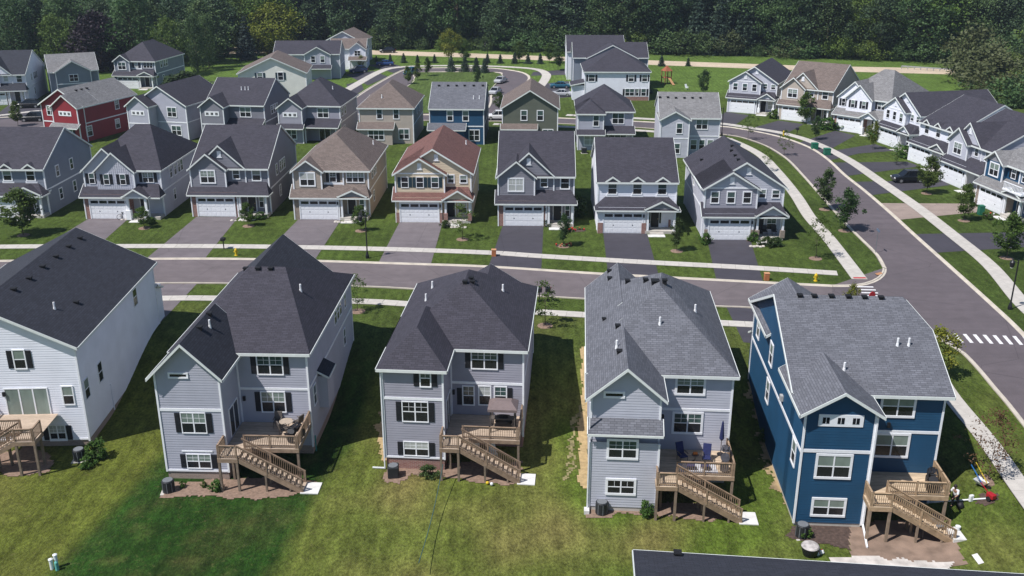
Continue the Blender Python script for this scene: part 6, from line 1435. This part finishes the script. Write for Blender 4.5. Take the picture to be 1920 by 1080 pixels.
# play set beyond the white two family house
WR = mat('playset_wood', (.30, .10, .05), .8, .15); p = G(1249, 157, 0); r = empty('play_set', (p.x, p.y, 0), .4, 'red brown wooden play tower on the lawn right of white two family house', 'play set')
for x_ in (-.8, .8):
    for y_ in (-.8, .8): MB().box(x_-.08, x_+.08, y_-.08, y_+.08, 0, 3).build('post', WR, r)
MB().box(-.9, .9, -.9, .9, 1.4, 1.5).build('floor', WR, r); mb = MB(); a = [(-1, -1, 3), (1, -1, 3), (1, 1, 3), (-1, 1, 3)]
for k in range(4): mb.face([a[k], a[(k+1) % 4], (0, 0, 4.2)])
mb.build('roof', WR, r); MB().bar((.2, -.9, 1.4), (.2, -3, .1), .6, .06).build('slide', mat('slide_tan', (.45, .25, .12), .5, .1), r)
for px, py, lb in ((1288, 168, 'white garden lounger on the lawn right of the two family house'),):
    chair(G(px, py, 0), .5, lb, PW, PW, None, True)
r = bpy.data.objects.get('patio_chair')
# the guard rail at the far road
r = empty('guard_rail', (0, 0, 0), 0, 'thin metal guard rail along the right end of the far road', 'guard rail'); GR = mat('galvanised', (.42, .43, .45), .4, .1, metal=.5)
L_ = [G(1690+12*k, 129+k*.8, 0) for k in range(9)]
for u, v in zip(L_, L_[1:]): MB().bar(u+Vector((0, 0, .7)), v+Vector((0, 0, .7)), .08, .3).build('rail', GR, r)
for u in L_: MB().box(-.08, .08, -.08, .08, -.2, .7).build('post', GR, r, u)
# red flowers and edging stones
def flower_patch(p, n, rx, ry, label, cols):
    r = empty('flower_bed', (p.x, p.y, p.z), 0, label, 'flowers'); MB().lathe((0, 0, 0), [(1, -.1), (.95, .03), (.3, .05)], 14).build('soil', MULCHD, r).scale = (rx, ry, 1)
    for k in range(n):
        a = random.uniform(0, 6.28); q = math.sqrt(random.random()); MB().lathe((q*rx*.9*math.cos(a), q*ry*.9*math.sin(a), 0), [(.02, 0), (.09, .18), (.11, .26), (.04, .32)], 6).build('flower', random.choice(cols), r)
FR = mat('petal_red', (.5, .02, .02), .7, .2); FG = mat('stem_green', (.05, .10, .02), .8, .2); FP = mat('petal_pink', (.5, .12, .22), .7, .2)
flower_patch(G(1080, 432), 16, 1.3, .7, 'red flower bed at the side of the second slate gray house', [FR, FR, FG]); flower_patch(G(1057, 461), 12, 1.0, .7, 'ring of flowers under the dark young tree', [FR, OR, FG]); flower_patch(G(1405, 452), 6, .4, .3, 'pink flowers by the corner house step', [FP, FG]); flower_patch(G(1856, 404), 8, .9, .5, 'red flowers before the blue house at the right edge', [FR, FG, PW])
RK = mat('boulder', (.48, .44, .39), .9, .2, 2)
def rocks(p, n, spread, label):
    r = empty('edging_stones', (p.x, p.y, p.z), 0, label, 'stones')
    for k in range(n):
        x_ = (k/(n-1)-.5)*spread; s = random.uniform(.16, .3); MB().lathe((x_, random.uniform(-.12, .12), -.05), [(s*.8, 0), (s, s*.4), (s*.7, s*.8), (s*.2, s*.95)], 7).build('stone', RK, r)
rocks(G(246, 412), 6, 2.2, 'pale edging stones before the light gray house porch'); rocks(G(452, 414), 6, 2.2, 'pale edging stones before the first slate gray house'); rocks(G(645, 417), 6, 2.0, 'pale edging stones before the tan house porch'); rocks(G(860, 427), 5, 1.6, 'edging stones before the cream house'); rocks(G(1420, 463), 5, 1.4, 'edging stones before the corner house')
# porch furniture that shows
chair(R8.at(7.3, 1.0, .35), 0, 'dark chair on the corner house porch, left of two', BLACK, BLACK, None); chair(R8.at(8.4, 1.0, .35), 0, 'dark chair on the corner house porch, right of two', BLACK, BLACK, None)
OC = mat('cushion_orange', (.45, .14, .04), .8, .15)
r = empty('porch_sofa', T8.at(6.6, 1.2, 0), 0, 'dark sofa with orange cushions on the gray house rear porch', 'sofa'); MB().box(-1.1, 1.1, -.4, .4, 0, .45).build('seat', BLACK, r, bevel=.05); MB().box(-1.1, 1.1, .3, .45, .452, 1.0).build('backrest', BLACK, r, bevel=.05); MB().box(-.8, .8, -.36, .25, .455, .6).build('cushion', OC, r, bevel=.05)
# the bicycle before the light gray house
p = G(233, 411); r = empty('bicycle', (p.x, p.y, p.z), .3, 'bicycle leaning by the garage of the light gray house', 'bicycle')
for x_ in (-.5, .5):
    mb = MB()
    for k in range(14): a0, a1 = k*.4488, (k+1)*.4488; mb.tube((x_+.33*math.cos(a0), 0, .33+.33*math.sin(a0)), (x_+.33*math.cos(a1), 0, .33+.33*math.sin(a1)), .025, n=5, cap=False)
    mb.build('wheel', TYRE, r)
mb = MB()
for u, v in (((-.5, 0, .33), (-.1, 0, .8)), ((-.1, 0, .8), (.35, 0, .85)), ((.35, 0, .85), (.5, 0, .33)), ((-.5, 0, .33), (0, 0, .3)), ((0, 0, .3), (.35, 0, .8)), ((0, 0, .3), (-.12, 0, .85))): mb.tube(u, v, .025, n=6)
mb.build('frame', METALB, r); MB().box(-.25, .02, -.06, .06, .86, .92).build('saddle', BLACK, r); MB().tube((.33, -.25, 1.0), (.33, .25, 1.0), .02, n=6).build('handlebar', BLACK, r)
# ---------------------------------------------------------------- the person on the lawn
def person(p, yaw, label):
    r = empty('person', (p.x, p.y, p.z), yaw, label, 'person')
    J = {'pel': (0, 0, .92), 'wai': (0, -.03, 1.05), 'che': (0, -.14, 1.28), 'nek': (0, -.2, 1.46), 'hip_l': (-.1, 0, .9), 'hip_r': (.1, 0, .9), 'kn_l': (-.13, -.12, .5), 'kn_r': (.12, .1, .5), 'an_l': (-.13, -.05, .09), 'an_r': (.13, .28, .1), 'to_l': (-.14, -.22, .05), 'to_r': (.14, .12, .05),
         'sh_l': (-.2, -.16, 1.4), 'sh_r': (.2, -.16, 1.4), 'el_l': (-.27, -.26, 1.13), 'el_r': (.27, -.28, 1.14), 'wr_l': (-.22, -.45, .98), 'wr_r': (.2, -.48, 1.0), 'ha_l': (-.2, -.53, .95), 'ha_r': (.18, -.56, .97), 'hd0': (0, -.23, 1.53), 'hd1': (0, -.26, 1.64), 'hd2': (0, -.27, 1.73)}
    RD_ = {'pel': .15, 'wai': .14, 'che': .16, 'nek': .06, 'hip_l': .1, 'hip_r': .1, 'kn_l': .065, 'kn_r': .065, 'an_l': .045, 'an_r': .045, 'to_l': .04, 'to_r': .04, 'sh_l': .07, 'sh_r': .07, 'el_l': .045, 'el_r': .045, 'wr_l': .032, 'wr_r': .032, 'ha_l': .04, 'ha_r': .04, 'hd0': .065, 'hd1': .1, 'hd2': .08}
    Ed = [('pel', 'wai'), ('wai', 'che'), ('che', 'nek'), ('nek', 'hd0'), ('hd0', 'hd1'), ('hd1', 'hd2'), ('pel', 'hip_l'), ('pel', 'hip_r'), ('hip_l', 'kn_l'), ('hip_r', 'kn_r'), ('kn_l', 'an_l'), ('kn_r', 'an_r'), ('an_l', 'to_l'), ('an_r', 'to_r'), ('che', 'sh_l'), ('che', 'sh_r'), ('sh_l', 'el_l'), ('sh_r', 'el_r'), ('el_l', 'wr_l'), ('el_r', 'wr_r'), ('wr_l', 'ha_l'), ('wr_r', 'ha_r')]
    def skin(name, keys, mats, scale=1.0, grow=0.0):
        ks = [k for k in J if k in keys]; me = bpy.data.meshes.new(name)
        me.from_pydata([J[k] for k in ks], [(ks.index(a), ks.index(b)) for a, b in Ed if a in ks and b in ks], []); me.materials.append(mats)
        o = link(name, me, r); o.modifiers.new('skin', 'SKIN'); sb = o.modifiers.new('sub', 'SUBSURF'); sb.levels = sb.render_levels = 2
        for i, k in enumerate(ks):
            me.skin_vertices[0].data[i].radius = (RD_[k]*scale+grow,)*2
            me.skin_vertices[0].data[i].use_root = (i == 0)
        return o
    SK = mat('skin', (.35, .2, .14), .6, .05)
    skin('body', list(J), SK)
    skin('shirt', ['pel', 'wai', 'che', 'sh_l', 'sh_r', 'el_l', 'el_r'], mat('shirt_white', (.7, .7, .72), .8, .05), 1, .022)
    skin('trousers', ['pel', 'hip_l', 'hip_r', 'kn_l', 'kn_r', 'an_l', 'an_r'], mat('trousers_black', (.015, .016, .02), .8, .1), 1, .026)
    for s in ('l', 'r'):
        t = J['to_'+s]; MB().box(t[0]-.05, t[0]+.05, t[1]-.06, t[1]+.22, 0, .1).build('shoe', BLACK, r, bevel=.03)
        hx = J['ha_'+s]
        for k in range(4): MB().tube((hx[0]-.03+.02*k, hx[1]-.03, hx[2]), (hx[0]-.03+.02*k, hx[1]-.09+abs(k-1.5)*.008, hx[2]-.04), .009, .007, 6).build('finger', SK, r)
        MB().tube((hx[0]+(.035 if s == 'l' else -.035), hx[1], hx[2]), (hx[0]+(.06 if s == 'l' else -.06), hx[1]-.05, hx[2]), .01, .008, 6).build('thumb', SK, r)
    mb = MB().lathe((0, -.25, 1.62), [(.112, 0), (.122, .06), (.1, .14), (.05, .19)], 12); mb.build('hair', mat('hair_dark', (.02, .015, .012), .7, .1), r)
    mb = MB().tube((0, -.35, 1.63), (0, -.385, 1.62), .02, .012, 6); mb.build('nose', SK, r)
    for s in (-1, 1): MB().lathe((s*.04, -.345, 1.655), [(.012, 0), (.012, .012)], 6).build('eye', BLACK, r); MB().box(s*.1-.012, s*.1+.012, -.27, -.22, 1.6, 1.67).build('ear', SK, r)
    MB().box(-.03, .03, -.352, -.335, 1.575, 1.583).build('mouth', mat('lips', (.3, .1, .08), .6, 0), r)
    return r
person(G(1789, 951), rad(-60), 'person in white shirt and black trousers leaning forward beside the new deck')
p = G(1800, 952); r = empty('black_sack', (p.x, p.y, p.z), 0, 'round black bag on the grass beside the person', 'bag'); MB().lathe((0, 0, 0), [(.2, 0), (.26, .15), (.18, .34), (.05, .42)], 10).build('sack', COVER, r, smooth=True)
r = empty('garden_table', E.at(8.4, -.4, 0), .3, 'dark patio table stored under the new deck of the blue house', 'table'); MB().box(-.8, .8, -.5, .5, .68, .73).build('table_top', ACT, r)
for x_ in (-.7, .7):
    for y_ in (-.4, .4): MB().box(x_-.03, x_+.03, y_-.03, y_+.03, -.05, .68).build('leg', METALB, r)
for i, (x_, y_, lb) in enumerate(((6.2, 2.2, 'white plastic chair under the middle deck, left of two'), (7.5, 2.0, 'white plastic chair under the middle deck, right of two'))): chair(C.at(x_, y_, 0), .3*i, lb, PW, PW)
for px, py, m, lb in ((914, 909, HYD, 'yellow ball on the mulch before the middle deck'), (922, 911, PW, 'white ball on the mulch before the middle deck')):
    p = G(px, py); r = empty('ball', (p.x, p.y, p.z+.04), 0, lb, 'ball'); MB().lathe((0, 0, 0), [(.05, 0), (.1, .04), (.12, .12), (.1, .2), (.04, .235)], 12).build('ball', m, r, smooth=True)
# ---------------------------------------------------------------- thin summer haze
hz = MB().box(-420, 420, -30, 640, -3.4, 41.5).build('haze', None); hz.data.materials.clear()
hm = bpy.data.materials.new('haze_air'); hm.use_nodes = True; N = hm.node_tree.nodes; N.remove(N['Principled BSDF'])
pv = N.new('ShaderNodeVolumePrincipled'); pv.inputs['Color'].default_value = (.72, .84, 1, 1); pv.inputs['Density'].default_value = .00015; pv.inputs['Anisotropy'].default_value = .2
hm.node_tree.links.new(pv.outputs[0], N['Material Output'].inputs['Volume']); hz.data.materials.append(hm); tag(hz, kind='stuff')
